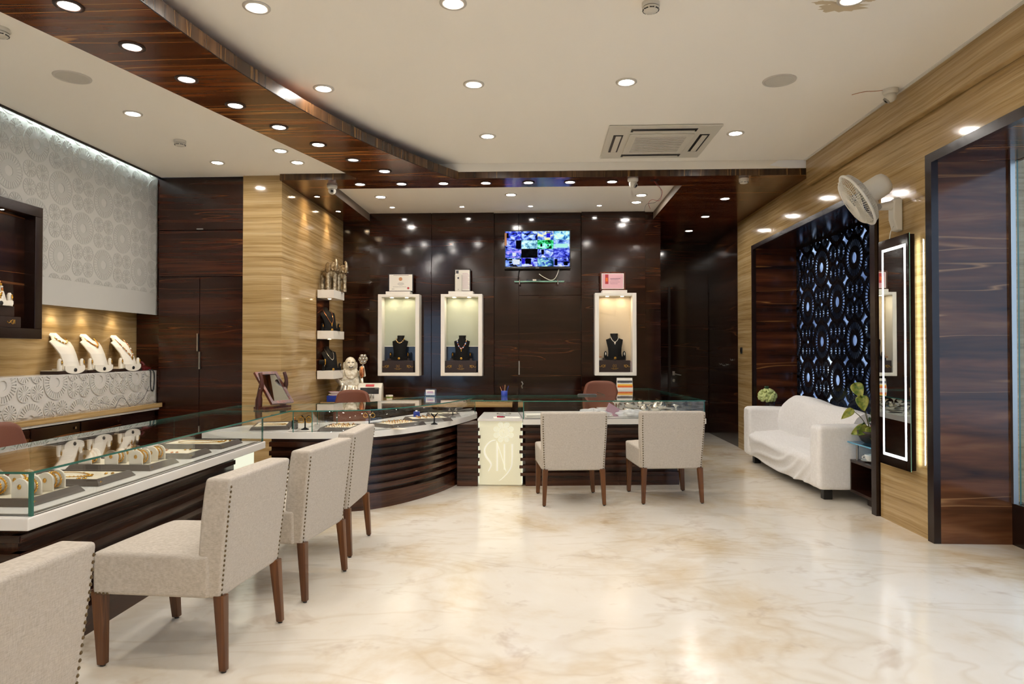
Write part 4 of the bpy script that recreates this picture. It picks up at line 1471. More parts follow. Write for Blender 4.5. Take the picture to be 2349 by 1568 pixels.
# local: +z is the blowing direction
mot = MB().lathe([(0.0, -0.265), (0.055, -0.262), (0.080, -0.245), (0.090, -0.21), (0.092, -0.08), (0.098, -0.06), (0.0, -0.058)], 28)
mot.xf(Mh)
mot.build('motor_housing', 'white_plastic', fan)
nk = MB().tube([Mh @ Vector((0, 0, -0.12)), Vector((XR - 0.20, 5.58, 2.56))], 0.03, 10)
nk.build('neck', 'white_plastic', fan)
R_ = 0.225
rim = MB().ring((0, 0, 0), R_, 0.011, 48, 8)
rim.xf(Mh)
rim.build('guard_rim', 'white_plastic', fan)
gd = MB()
for k in range(72):
    a = 2 * PI * k / 72
    gd.tube([(q * math.cos(a), q * math.sin(a), z) for q, z in ((0.055, 0.062), (0.12, 0.060), (0.185, 0.046), (R_, 0.005))], 0.0022, 4, cap=False)
    gd.tube([(q * math.cos(a), q * math.sin(a), z) for q, z in ((0.09, -0.068), (0.17, -0.062), (0.212, -0.04), (R_, -0.005))], 0.0022, 4, cap=False)
for q, z in ((0.12, 0.060), (0.185, 0.046)):
    gd.ring((0, 0, z), q, 0.0025, 40, 4)
gd.xf(Mh)
stuff(gd.build('wire_guard', 'white_plastic', fan))
cp = MB().lathe([(0.058, 0.058), (0.052, 0.068), (0.0, 0.072)], 24, cap=False)
cp.xf(Mh)
cp.build('badge_cap', 'white_plastic', fan)
for k in range(3):
    bl = MB()
    a0 = 2 * PI * k / 3
    def bf(u, v):
        r = 0.04 + 0.16 * u
        a = a0 + (v - 0.5) * (0.9 + 0.9 * u) * (1 - 0.35 * u)
        return (r * math.cos(a), r * math.sin(a), 0.022 - 0.05 * (v - 0.5))
    bl.grid(bf, 10, 8)
    bl.xf(Mh)
    ob = bl.build('blade', 'white_plastic', fan)
    sd = ob.modifiers.new('solid', 'SOLIDIFY')
    sd.thickness = 0.003

sw = thing('wall_switch', 'small black switch box on the far stone pier', 'switch', (XR - 0.012, 9.93, 1.41))
box('plate', 'black_plastic', XR - 0.014, XR - 0.001, 9.89, 9.97, 1.37, 1.46, sw, 0.003, 1)
box('rocker', 'black_gloss', XR - 0.018, XR - 0.014, 9.915, 9.945, 1.395, 1.435, sw)

hooks = []
for k, (y, z) in enumerate(((11.09, 1.20), (10.9, 1.185), (10.70, 1.20), (10.45, 1.275))):
    t = thing('coat_hook', ['farthest', 'second farthest', 'second nearest', 'nearest'][k] + ' of four small steel hooks on the dark passage wall', 'hook', (2.9, y, z), 0, 'steel hooks in the passage')
    MB().lathe([(0.012, 0), (0.012, 0.004)], 10).xf(Matrix.Translation((2.899, y, z)) @ Matrix.Rotation(-PI / 2, 4, 'Y')).build('rose', 'steel', t)
    MB().tube(crom([(2.896, y, z), (2.875, y, z - 0.005), (2.868, y, z + 0.015)]), 0.004, 6).build('peg', 'steel', t)

# ================================================================ BACK WALL
tv = thing('television', 'wall television showing sixteen camera feeds', 'television', (-0.044, 9.68, 2.57))
tx0, tx1, tz0, tz1 = -0.512, 0.426, 2.566, 3.117
box('housing', 'black_plastic', tx0, tx1, 9.655, 9.70, tz0, tz1, tv, 0.006, 2)
box('wall_mount', 'black_plastic', -0.2, 0.12, 9.70, 9.744, 2.70, 2.98, tv)
box('bottom_bezel', 'black_gloss', tx0, tx1, 9.647, 9.656, tz0, tz0 + 0.035, tv, 0.003, 1)
box('logo', 'chrome', -0.07, -0.02, 9.6455, 9.647, tz0 + 0.014, tz0 + 0.021, tv)
blues = [('#0d1030', '#3a48d8', '#7f9cff', '#d8e6ff'), ('#101538', '#4a66e0', '#9cc4ff', '#e6f4ff'), ('#2038b0', '#7fa8f8', '#f4f2c0', '#fff7a0'), ('#2a62a8', '#7fc8f0', '#c8fbf0', '#e8ffd8'),
         ('#0a0c1c', '#3344c8', '#8aa0ff', '#cfdcff'), ('#1b4468', '#78b8d8', '#b8ecf0', '#e4fff8'), ('#05180c', '#28c860', '#7ff0e0', '#d0fff8'), ('#18328a', '#6a94f0', '#a8ccff', '#d6ecff'),
         ('#0c3a3a', '#3f5ad8', '#9a8cf8', '#e0d4ff'), ('#060608', '#08080a', '#0a0a0c', '#101014'), ('#0a0a18', '#4450d0', '#8fb0f0', '#f0f0ff'), ('#080a24', '#3038c0', '#6a78f0', '#a8b8ff'),
         ('#101018', '#6a8cf0', '#a8c8ff', '#e4f0ff'), ('#0c0820', '#3a30c8', '#8098f8', '#c8dcff'), ('#0c3a48', '#4a70d8', '#8fd8c8', '#e8f0ff'), ('#0a0c20', '#4a58e0', '#98b0ff', '#e8f0ff')]
sx0, sx1, sz0, sz1 = tx0 + 0.014, tx1 - 0.014, tz0 + 0.037, tz1 - 0.012
for i in range(16):
    r, c = divmod(i, 4)
    screen_mat('feed_%02d' % i, list(zip((0.36, 0.47, 0.56, 0.68), blues[i])), 13.0, 3.7 * i, 1.05, (1, 1, 1.4))
    cw, chh = (sx1 - sx0) / 4, (sz1 - sz0) / 4
    box('video_tile', 'feed_%02d' % i, sx0 + c * cw + 0.0015, sx0 + (c + 1) * cw - 0.0015, 9.6535, 9.6555, sz1 - (r + 1) * chh + 0.0015, sz1 - r * chh - 0.0015, tv)
# a few solid shapes that can be made out in the feeds
def on_screen(mat, u0, u1, v0, v1):
    box('feed_shape', mat, sx0 + u0 * (sx1 - sx0), sx0 + u1 * (sx1 - sx0), 9.6525, 9.6536, sz1 - v1 * (sz1 - sz0), sz1 - v0 * (sz1 - sz0), tv)
for c_, nm in (('#05060f', 'feed_black'), ('#e8f2ff', 'feed_white'), ('#2a22d8', 'feed_indigo'), ('#b8fff0', 'feed_mint')):
    glow(nm, hexc(c_), 0.85)
for a in (('feed_black', 0.165, 0.245, 0.26, 0.49), ('feed_black', 0.05, 0.11, 0.78, 0.83), ('feed_black', 0.06, 0.105, 0.85, 0.90), ('feed_black', 0.31, 0.40, 0.77, 0.92),
          ('feed_white', 0.12, 0.225, 0.80, 0.94), ('feed_black', 0.765, 0.81, 0.79, 0.97), ('feed_black', 0.91, 0.97, 0.86, 0.97), ('feed_indigo', 0.255, 0.305, 0.77, 0.92),
          ('feed_black', 0.635, 0.715, 0.03, 0.05), ('feed_indigo', 0.64, 0.70, 0.06, 0.18), ('feed_white', 0.255, 0.42, 0.945, 0.985), ('feed_black', 0.29, 0.48, 0.075, 0.095),
          ('feed_white', 0.11, 0.165, 0.60, 0.70), ('feed_black', 0.56, 0.60, 0.52, 0.66), ('feed_mint', 0.78, 0.97, 0.36, 0.47), ('feed_indigo', 0.20, 0.23, 0.16, 0.20),
          ('feed_black', 0.02, 0.05, 0.05, 0.19), ('feed_black', 0.545, 0.575, 0.36, 0.44), ('feed_black', 0.655, 0.675, 0.38, 0.44)):
    on_screen(*a)
strip_lbl = thing('paper_strip', 'cream paper strip stuck on the left edge of the television', 'sticker', (-0.50, 9.65, 2.9))
box('sheet', 'tan_paper', -0.508, -0.478, 9.6515, 9.6530, 2.90, 3.08, strip_lbl)
MB().tube(crom([(0.26, 9.70, 2.57), (0.24, 9.66, 2.50), (0.20, 9.66, 2.43), (0.14, 9.66, 2.41), (0.05, 9.66, 2.45), (-0.02, 9.68, 2.50)]), 0.006, 6).build('cable', 'white_plastic', tv)
MB().tube(crom([(-0.30, 9.72, 2.57), (-0.31, 9.70, 2.50), (-0.33, 9.72, 2.42)]), 0.005, 6).build('cable', 'black_plastic', tv)
gs = thing('glass_shelf', 'narrow glass shelf on clips below the television', 'shelf', (-0.02, 9.66, 2.36))
MB().pane(-0.37, 0.335, 9.60, 9.742, 2.386, 2.394).build('sheet', ['glass', 'glass_edge_light'], gs)
for x in (-0.295, 0.245):
    MB().tube([(x, 9.74, 2.39), (x, 9.61, 2.39)], 0.006, 6).tube([(x, 9.605, 2.41), (x, 9.605, 2.345)], 0.010, 8).build('clip', 'chrome', gs)
st = thing('set_top_box', 'small black box with silver tag on the glass shelf', 'electronics', (-0.15, 9.68, 2.394))
box('case', 'black_plastic', -0.20, 0.0, 9.63, 9.73, 2.3945, 2.424, st, 0.003, 1)
box('tag', 'silver', -0.11, -0.06, 9.629, 9.6305, 2.40, 2.42, st)
box('lamp', 'sapphire', -0.19, -0.18, 9.629, 9.6305, 2.40, 2.406, st)

# ---------------------------------------------------------------- lit wall niches with their frames and contents
def scroll_mesh(flip=1):
    s = MB()
    s.tube([Vector((flip * x, 0, z)) for x, z in ((p.x, p.z) for p in crom([(-0.075, 0, 0.0), (-0.062, 0, -0.012), (-0.045, 0, -0.006), (-0.030, 0, 0.010), (-0.012, 0, 0.012), (-0.010, 0, -0.004), (-0.022, 0, -0.004)], 4))], 0.0028, 5)
    s.tube([Vector((flip * x, 0, z)) for x, z in ((p.x, p.z) for p in crom([(-0.045, 0, 0.010), (-0.030, 0, -0.012), (-0.014, 0, -0.018), (-0.004, 0, 0.006), (0.004, 0, 0.014), (0.002, 0, -0.016)], 4))], 0.0026, 5)
    return s

def sign_box(t, x0, x1, y, z0, z1):
    """dark plinth box with gold scrollwork and ring emblem"""
    b = box('base_box', 'pot_dark', x0, x1, y, y + 0.10, z0, z1, t, 0.003, 1)
    xc, zc = (x0 + x1) / 2, (z0 + z1) / 2 + 0.005
    for sgn in (-1, 1):
        m = scroll_mesh(-sgn)
        m.xf(Matrix.Translation((xc + sgn * 0.135, y - 0.001, zc)) @ Matrix.Scale(1.1, 4))
        m.build('gold_scroll', 'print_gold', b, world=False).location = -abs_loc(b)
    e = MB().tube([(xc - 0.022 + 0.012 * (1 - math.cos(a)), y - 0.001, zc + 0.024 * math.sin(a)) for a in [(-1.2 + 0.24 * k) for k in range(11)]], 0.002, 5)
    e.tube([(xc + 0.022 - 0.012 * (1 - math.cos(a)), y - 0.001, zc + 0.024 * math.sin(a)) for a in [(-1.2 + 0.24 * k) for k in range(11)]], 0.002, 5)
    e.tube(crom([(xc + 0.008, y - 0.001, zc + 0.012), (xc - 0.004, y - 0.001, zc + 0.014), (xc - 0.004, y - 0.001, zc + 0.003), (xc + 0.006, y - 0.001, zc - 0.004), (xc + 0.002, y - 0.001, zc - 0.014), (xc - 0.008, y - 0.001, zc - 0.011)], 3), 0.002, 5)
    e.box(xc - 0.05, xc - 0.005, y - 0.002, y, zc - 0.036, zc - 0.032).box(xc + 0.003, xc + 0.05, y - 0.002, y, zc - 0.036, zc - 0.032).box(xc - 0.03, xc + 0.03, y - 0.002, y, zc - 0.046, zc - 0.043)
    e.build('gold_emblem', 'print_gold', b)
    return b

def bust_mesh(lean=0.20, w=1.0):
    """flat-topped neck and shoulders on a curved easel board, facing -y; height about 0.30"""
    prof = [(0.045, 0.30), (0.043, 0.285), (0.040, 0.265), (0.052, 0.245), (0.098, 0.228), (0.092, 0.19), (0.078, 0.13), (0.074, 0.07), (0.080, 0.03), (0.090, 0.0)]
    mb = MB()
    rows = []
    for hw, z in prof:
        yb = -0.03 + lean * (z / 0.30) ** 2.1
        row = []
        for k in range(9):
            a = -1 + 2 * k / 8
            row.append((a * hw * w, yb - 0.035 * (1 - a * a), z))
        rows.append((row, yb))
    for i in range(len(rows) - 1):
        a, b = rows[i][0], rows[i + 1][0]
        mb.add(a + b, [(k, k + 1, 9 + k + 1, 9 + k)[::-1] for k in range(8)], 0, True)
        ya_, yb_ = rows[i][1] + 0.012, rows[i + 1][1] + 0.012
        ba = [(p[0], ya_, p[2]) for p in a]
        bb = [(p[0], yb_, p[2]) for p in b]
        mb.add(ba + bb, [(k, k + 1, 9 + k + 1, 9 + k) for k in range(8)], 0, True)
        for s in (0, 8):
            mb.add([a[s], b[s], ba[s], bb[s]], [(0, 1, 3, 2) if s == 0 else (0, 2, 3, 1)], 0)
    top = rows[0][0]
    mb.add(top + [(p[0], rows[0][1] + 0.012, p[2]) for p in top], [(k, k + 1, 9 + k + 1, 9 + k) for k in range(8)], 0)
    return mb

def bust_y(z, a=0.0, lean=0.20):
    """front surface of the bust at height z, across position a (-1..1)"""
    return -0.03 + lean * (z / 0.30) ** 2.1 - 0.035 * (1 - a * a)

def necklace_pts(drop, hw, ztop=0.262, n=22, lean=0.20):
    out = []
    for i in range(n + 1):
        s = -1 + 2 * i / n
        z = ztop - (ztop - drop) * (1 - abs(s) ** 1.7)
        x = hw * math.sin(s * PI / 2) * (0.75 + 0.25 * abs(s))
        out.append((x, bust_y(z, min(1, abs(x) / 0.085), lean) - 0.007, z))
    return out

def necklace_bust(label, loc, rz, velvet, jewel, scale=1.0, drop=0.17, hw=0.052, beads=None, pads=True, group=None, pendant=True, bead_r=0.006, foot=-0.010, lean=0.20):
    t = thing('necklace_bust', label, 'jewellery display', loc, rz, group)
    def put(mb, nm, mat):
        mb.v = [(x * scale, y * scale, z * scale) for x, y, z in mb.v]
        return mb.build(nm, mat, t, world=False)
    bm_ = bust_mesh(lean)
    put(bm_, 'bust', velvet)
    # base plate and upright half-round front with a button
    put(MB().box(-0.10, 0.10, -0.05, 0.06, 0.0, 0.012), 'base', velvet)
    ft = MB()
    poly = [(-0.098, 0.034), (-0.098, 0.012)] + [(0.098 * math.cos(PI + PI * k / 12), 0.012 - (0.022 + foot) * math.sin(PI * k / 12)) for k in range(1, 12)] + [(0.098, 0.012), (0.098, 0.034)]
    ft.extrude([(x, z) for x, z in poly], 1, -0.062, -0.050)
    put(ft, 'foot', velvet)
    bt = MB().lathe([(0.015, 0), (0.015, 0.004), (0.0, 0.005)], 16)
    bt.xf(Matrix.Translation((0, -0.062, 0.010 - foot * 0.4)) @ Matrix.Rotation(PI / 2, 4, 'X'))
    put(bt, 'button', 'print_gold' if velvet == 'black_velvet' else 'black_plastic')
    if pads:
        for sx in (-1, 1):
            e = MB().tube([(sx * 0.108, -0.02, 0.0), (sx * 0.108, -0.02, 0.075), (sx * 0.108, -0.018, 0.092)], [0.020, 0.017, 0.008], 10)
            ep = put(e, 'earring_post', velvet)
            q = MB().ball((sx * 0.108, -0.041, 0.074), 0.006, 8, 5).ball((sx * 0.108, -0.043, 0.060), (0.008, 0.005, 0.009), 8, 5).ball((sx * 0.108, -0.042, 0.046), 0.004, 6, 4)
            q.v = [(x * scale, y * scale, z * scale) for x, y, z in q.v]
            q.build('earring', jewel, ep, world=False)
    pts = necklace_pts(drop, hw, lean=lean)
    nk = MB().tube(pts, 0.0028, 6)
    if beads:
        for i, p in enumerate(pts[2:-2]):
            nk.ball(p, bead_r, 8, 5, i % len(beads))
        put(nk, 'necklace', list(beads))
    else:
        for i, p in enumerate(pts[3:-3]):
            nk.ball(p, bead_r * (0.6 + 0.5 * math.sin(PI * i / 16)), 7, 4)
        put(nk, 'necklace', jewel)
    if pendant:
        p = pts[len(pts) // 2]
        q = MB().ball((p[0], p[1] - 0.002, p[2] - 0.012), (0.009, 0.005, 0.012), 10, 6).ball((p[0], p[1], p[2] - 0.030), (0.005, 0.004, 0.007), 8, 5)
        put(q, 'pendant', jewel)
    return t

def wall_niche(x0, x1, z0, z1, label, warm):
    t = thing('wall_niche', label, 'display niche', ((x0 + x1) / 2, 9.6, z0), 0, 'lit white wall niches')
    y0, y1, th = 9.50, 9.698, 0.055
    box('side', 'white_lacquer', x0, x0 + th, y0, y1, z0, z1, t, 0.002, 1)
    box('side', 'white_lacquer', x1 - th, x1, y0, y1, z0, z1, t, 0.002, 1)
    box('top', 'white_lacquer', x0 + th, x1 - th, y0, y1, z1 - 0.04, z1, t, 0.002, 1)
    box('bottom', 'white_lacquer', x0 + th, x1 - th, y0, y1, z0, z0 + 0.045, t, 0.002, 1)
    bk = 'niche_back_warm' if warm else 'niche_back'
    box('back', bk, x0 + th, x1 - th, y1 - 0.012, y1 - 0.001, z0 + 0.045 if warm else z0 + 0.42, z1 - 0.04, t)
    if not warm:
        box('lower_back', 'niche_blue', x0 + th, x1 - th, y1 - 0.012, y1 - 0.001, z0 + 0.045, z0 + 0.41, t)
        box('ledge_strip', 'white_lacquer', x0 + th, x1 - th, y1 - 0.016, y1 - 0.001, z0 + 0.41, z0 + 0.42, t)
    for sx in (-0.11, 0.10):
        c = ((x0 + x1) / 2 + sx, (y0 + y1) / 2 - 0.02, z1 - 0.0405)
        MB().lathe([(0.032, 0), (0.030, -0.004), (0.024, -0.004)], 20, c, cap=False).build('lamp_rim', 'bezel_white', t)
        MB().lathe([(0.024, -0.003), (0.0, -0.003)], 16, c, cap=False).build('lamp_lens', 'lens_niche', t)
    box('frame_step', 'white_lacquer', (x0 + x1) / 2 - 0.185, (x0 + x1) / 2 + 0.16, y0 + 0.01, y1, z1, z1 + 0.04, t, 0.002, 1)
    return t
plain('niche_back', '#b9bda6', 0.5)
plain('niche_back_warm', '#d9c5a6', 0.6)
plain('niche_blue', '#2b3443', 0.12)
NZ0, NZ1 = 1.06, 2.205
NX = [(-2.284, -1.70), (-1.396, -0.815), (0.755, 1.326)]
wall_niche(*NX[0], NZ0, NZ1, 'leftmost lit white wall niche, nearest the shelves', False)
wall_niche(*NX[1], NZ0, NZ1, 'second lit white wall niche, left of the television', False)
wall_niche(*NX[2], NZ0 + 0.008, NZ1 + 0.008, 'warm lit wall niche right of the television', True)
for i, (x0, x1) in enumerate(NX):
    xc = (x0 + x1) / 2
    ps = thing('display_plinth', ['dark gold-scrolled plinth in the leftmost niche', 'dark gold-scrolled plinth in the second niche', 'dark gold-scrolled plinth in the niche right of television'][i],
               'plinth', (xc, 9.58, 1.106), 0, 'gold scrolled plinths')
    zf = 1.106 + (0.008 if i == 2 else 0)
    sign_box(ps, x0 + 0.06, x1 - 0.085, 9.525, zf, zf + 0.165)
    rs = MB()
    rs.extrude([(-0.155, 0.0), (0.155, 0.0), (0.155, 0.035), (0.10, 0.030), (0.0, 0.006), (-0.10, 0.030), (-0.155, 0.035)], 1, 0.0, 0.07)
    rs.xf(Matrix.Translation((xc - 0.012, 9.55, zf + 0.165)))
    rs.build('saddle', 'pot_dark', ps)
necklace_bust('black bust with pearl collar in the leftmost niche', (-1.99, 9.595, 1.2865), 0, 'black_velvet', 'gold', 1.14, 0.205, 0.05, ('gold', 'pearl', 'gold'), True, 'black busts in the niches', False, lean=0.09)
necklace_bust('black bust with coloured bead necklace in the second niche', (-1.11, 9.595, 1.2865), 0, 'black_velvet', 'gold', 1.14, 0.135, 0.06, ('pearl', 'sapphire', 'gold', 'ruby'), True, 'black busts in the niches', True, 0.008, lean=0.09)
necklace_bust('black bust with thin pendant chain in the niche right of television', (1.035, 9.595, 1.2945), 0, 'black_velvet', 'pearl', 1.2, 0.20, 0.045, None, True, 'black busts in the niches', True, 0.003, lean=0.09)
t = thing('jewel_box', 'small cream box beside the bust in the warm niche', 'box', (0.855, 9.6, 1.114))
box('case', 'cream_leather', 0.8135, 0.856, 9.63, 9.68, 1.115, 1.315, t, 0.003, 1)
box('lid', 'tan_paper', 0.812, 0.857, 9.628, 9.682, 1.315, 1.335, t, 0.003, 1)
t = thing('folded_papers', 'folded papers wedged at the right of the warm niche', 'papers', (1.25, 9.6, 1.114))
for k in range(3):
    box('sheet', 'paper' if k != 1 else 'print_pink', 1.247 + 0.008 * k, 1.251 + 0.008 * k, 9.54, 9.66, 1.114, 1.25 + 0.012 * k, t)

# framed certificates standing on the niches
def certificate(x0, x1, z0, z1, label, frame, sheet, kind):
    t = thing('framed_certificate', label, 'picture frame', ((x0 + x1) / 2, 9.60, z0), 0, 'framed certificates')
    b = 0.014 if kind != 'pink' else 0.022
    y = 9.585
    box('frame', frame, x0, x1, y, y + 0.018, z0, z1, t, 0.003, 1)
    pg = box('sheet', sheet, x0 + b, x1 - b, y - 0.002, y + 0.001, z0 + b, z1 - b, t)
    w_, h_ = x1 - x0, z1 - z0
    def mark(mat, u0, u1, v0, v1):
        box('print', mat, x0 + u0 * w_, x0 + u1 * w_, y - 0.0028, y - 0.0018, z0 + v0 * h_, z0 + v1 * h_, pg)
    if kind == 'deed':
        mark('print_dark', 0.20, 0.82, 0.885, 0.90)
        MB().lathe([(0.026, 0), (0.02, 0.001), (0.0, 0.001)], 20).xf(Matrix.Translation((x0 + 0.49 * w_, y - 0.002, z0 + 0.70 * h_)) @ Matrix.Rotation(PI / 2, 4, 'X')).build('seal', 'tan_paper', pg)
        MB().lathe([(0.016, 0), (0.012, 0.001), (0.0, 0.001)], 16).xf(Matrix.Translation((x0 + 0.80 * w_, y - 0.002, z0 + 0.20 * h_)) @ Matrix.Rotation(PI / 2, 4, 'X')).build('red_seal', 'print_red', pg)
        for a in ((0.40, 0.60, 0.50, 0.51), (0.37, 0.63, 0.42, 0.44), (0.42, 0.58, 0.355, 0.365), (0.18, 0.72, 0.27, 0.28), (0.14, 0.24, 0.15, 0.165)):
            mark('print_dark', *a)
    elif kind == 'letter':
        for k in range(12):
            mark('print_pink', 0.50, 0.93 - 0.05 * (k % 3), 0.14 + k * 0.06, 0.155 + k * 0.06)
        mark('print_dark', 0.10, 0.26, 0.80, 0.93)
    else:
        mark('paper_pink', 0.09, 0.91, 0.11, 0.89)
        box('print', 'print_red', x0 + 0.20 * w_, x0 + 0.33 * w_, y - 0.0038, y - 0.0026, z0 + 0.35 * h_, z0 + 0.86 * h_, pg)
        box('print', 'orange_print', x0 + 0.225 * w_, x0 + 0.305 * w_, y - 0.0045, y - 0.0036, z0 + 0.48 * h_, z0 + 0.68 * h_, pg)
        for a in ((0.40, 0.80, 0.62, 0.64), (0.42, 0.72, 0.56, 0.57), (0.38, 0.78, 0.44, 0.45), (0.40, 0.70, 0.36, 0.37)):
            box('print', 'print_dark', x0 + a[0] * w_, x0 + a[1] * w_, y - 0.0036, y - 0.0026, z0 + a[2] * h_, z0 + a[3] * h_, pg)
certificate(-2.155, -1.80, 2.2455, 2.505, 'cream certificate with red seal on top of the leftmost niche', 'black_plastic', 'paper', 'deed')
certificate(-1.215, -0.985, 2.2455, 2.565, 'pale upright printed sheet behind the air freshener', 'black_plastic', 'paper', 'letter')
certificate(0.832, 1.186, 2.2535, 2.515, 'pink certificate in gilt frame right of the television', 'frame_wood', 'paper', 'pink')
t = thing('air_freshener', 'white air freshener dispenser on the second niche', 'dispenser', (-1.17, 9.54, 2.2455))
box('case', 'white_plastic', -1.20, -1.105, 9.515, 9.575, 2.2455, 2.485, t, 0.012, 3)
MB().lathe([(0.014, 0), (0.014, 0.003)], 14).xf(Matrix.Translation((-1.152, 9.515, 2.43)) @ Matrix.Rotation(PI / 2, 4, 'X')).build('nozzle', 'print_dark', t)
MB().lathe([(0.007, 0), (0.007, 0.002)], 10).xf(Matrix.Translation((-1.152, 9.515, 2.27)) @ Matrix.Rotation(PI / 2, 4, 'X')).build('button', 'grey_plastic', t)
# ================================================================ LEFT DISPLAY: BUSTS, BOX, PHONE
GB = 'white busts on the left ledge'
for i, (x, y, rz, bd_, dr_, lab) in enumerate([
        (-4.36, 6.16, 1.42, ('gold', 'pearl', 'gold'), 0.215, 'white bust with pearl and gold choker, nearest of three on the ledge'),
        (-4.36, 6.58, 1.42, ('gold', 'rose_gold'), 0.195, 'white bust with gold collar and red pendant, middle of three'),
        (-4.36, 7.06, 1.42, ('rose_gold', 'pearl', 'gold'), 0.10, 'white bust with long bead strand, farthest of three on the ledge')]):
    t = thing('bust_base', ['dark base board under the nearest white bust', 'dark base board under the middle white bust', 'dark base board under the farthest white bust'][i],
              'display base', (x - 0.02, y, 1.192), 0, 'dark base boards on the left ledge')
    box('board', 'pot_dark', -4.50, -4.325, y - 0.20, y + 0.19, 1.1925, 1.222, t, 0.003, 1)
    box('pad', 'cream_velvet', -4.50, -4.345, y - 0.19, y + 0.18, 1.222, 1.228, t)
    o = necklace_bust(lab, (x - 0.014, y, 1.2285), rz, 'cream_leather', 'gold', 1.15, dr_, 0.05, bd_, True, GB, i > 0, 0.0065, 0.02)
for i, y in enumerate((6.16, 6.58, 7.06)):
    t = thing('niche_spot', ['recessed spot over the nearest white bust', 'recessed spot over the middle white bust', 'recessed spot over the farthest white bust'][i],
              'spotlight', (-4.44, y, 1.83), 0, 'recessed spots under the etched panel')
    MB().lathe([(0.03, 0.0), (0.03, -0.006), (0.022, -0.006)], 18, (-4.44, y, 1.83), cap=False).build('rim', 'bezel_white', t)
    MB().lathe([(0.022, -0.003), (0, -0.003)], 14, (-4.44, y, 1.83), cap=False).build('lens', 'lens_niche', t)
    spot(t, (0, 0, -0.012), 3.0, math.radians(75), 0.6, (1.0, 0.80, 0.52), (-0.35, 0, -1))

# dark display box hung on the etched panel at the left edge
db = thing('display_box', 'dark wooden display box with bust hung on the left wall', 'display box', (-4.25, 5.0, 1.5))
bx0, bx1, by0, by1, bz0, bz1, fw_ = -4.305, -4.20, 4.30, 5.585, 1.505, 2.61, 0.085
box('rail', 'dark_trim', bx0, bx1, by0, by1, bz0, bz0 + fw_, db, 0.003, 1)
box('rail', 'dark_trim', bx0, bx1, by0, by1, bz1 - fw_, bz1, db, 0.003, 1)
box('stile', 'dark_trim', bx0, bx1, by1 - fw_, by1, bz0 + fw_, bz1 - fw_, db, 0.003, 1)
box('stile', 'dark_trim', bx0, bx1, by0, by0 + fw_, bz0 + fw_, bz1 - fw_, db, 0.003, 1)
box('back', 'veneer_side', bx0, bx0 + 0.012, by0 + fw_, by1 - fw_, bz0 + fw_, bz1 - fw_, db)
t = thing('display_plinth', 'dark gold-scrolled plinth inside the hung display box', 'plinth', (-4.25, 5.18, bz0 + fw_), 0, 'gold scrolled plinths')
box('base_box', 'pot_dark', -4.29, -4.215, 4.95, 5.37, bz0 + fw_ + 0.001, bz0 + fw_ + 0.09, t, 0.003, 1)
m = scroll_mesh(1)
m.xf(Matrix.Translation((-4.214, 5.30, bz0 + fw_ + 0.05)) @ Matrix.Rotation(PI / 2, 4, 'Z'))
m.build('gold_scroll', 'print_gold', t)
box('riser', 'pot_dark', -4.29, -4.215, 4.99, 5.30, bz0 + fw_ + 0.09, bz0 + fw_ + 0.17, t, 0.003, 1)
necklace_bust('white bust heaped with gold necklaces in the hung display box', (-4.255, 5.13, bz0 + fw_ + 0.171), PI / 2 - 0.1, 'cream_leather', 'gold', 1.15, 0.08, 0.06, ('gold', 'rose_gold', 'pearl'), True, None, True, 0.008)
t = thing('box_spot', 'small spot inside the hung display box', 'spotlight', (-4.25, 5.2, bz1 - fw_))
MB().lathe([(0.025, 0.0), (0.025, -0.005), (0.018, -0.005)], 16, (-4.25, 5.2, bz1 - fw_), cap=False).build('rim', 'bezel_dark', t)
MB().lathe([(0.018, -0.003), (0, -0.003)], 12, (-4.25, 5.2, bz1 - fw_), cap=False).build('lens', 'lens_niche', t)

ph = thing('telephone', 'dark red desk telephone with black coiled cord on the ledge', 'telephone', (-4.42, 7.33, 1.192))
mb = MB().extrude([(-4.45, 1.193), (-4.32, 1.193), (-4.32, 1.225), (-4.45, 1.262)], 1, 7.28, 7.41)
mb.build('base', 'red_plastic', ph, 0.006, 2, fix=True)
MB().tube(crom([(-4.44, 7.30, 1.278), (-4.44, 7.29, 1.298), (-4.40, 7.29, 1.296), (-4.35, 7.29, 1.276), (-4.335, 7.295, 1.252)]), [0.02, 0.02] + [0.013] * 29 + [0.02, 0.02], 10).build('handset', 'red_plastic', ph)
cc = crom([(-4.36, 7.36, 1.20), (-4.300, 7.36, 1.19), (-4.298, 7.36, 1.05), (-4.298, 7.375, 0.98), (-4.298, 7.41, 0.97), (-4.298, 7.43, 1.05), (-4.298, 7.42, 1.18), (-4.36, 7.40, 1.205)], 12)
MB().tube(cc, 0.0065, 6).build('coiled_cord', 'black_plastic', ph)
t = thing('loose_cable', 'thin grey cable arched on the travertine ledge', 'cable', (-4.2, 6.7, 0.835))
MB().tube(crom([(-4.28, 7.30, 1.02), (-4.27, 7.18, 0.90), (-4.25, 7.0, 0.838), (-4.22, 6.85, 0.842), (-4.2, 6.74, 0.92), (-4.2, 6.66, 0.93), (-4.2, 6.58, 0.838)]), 0.0025, 5).build('lead', 'print_dark', t)

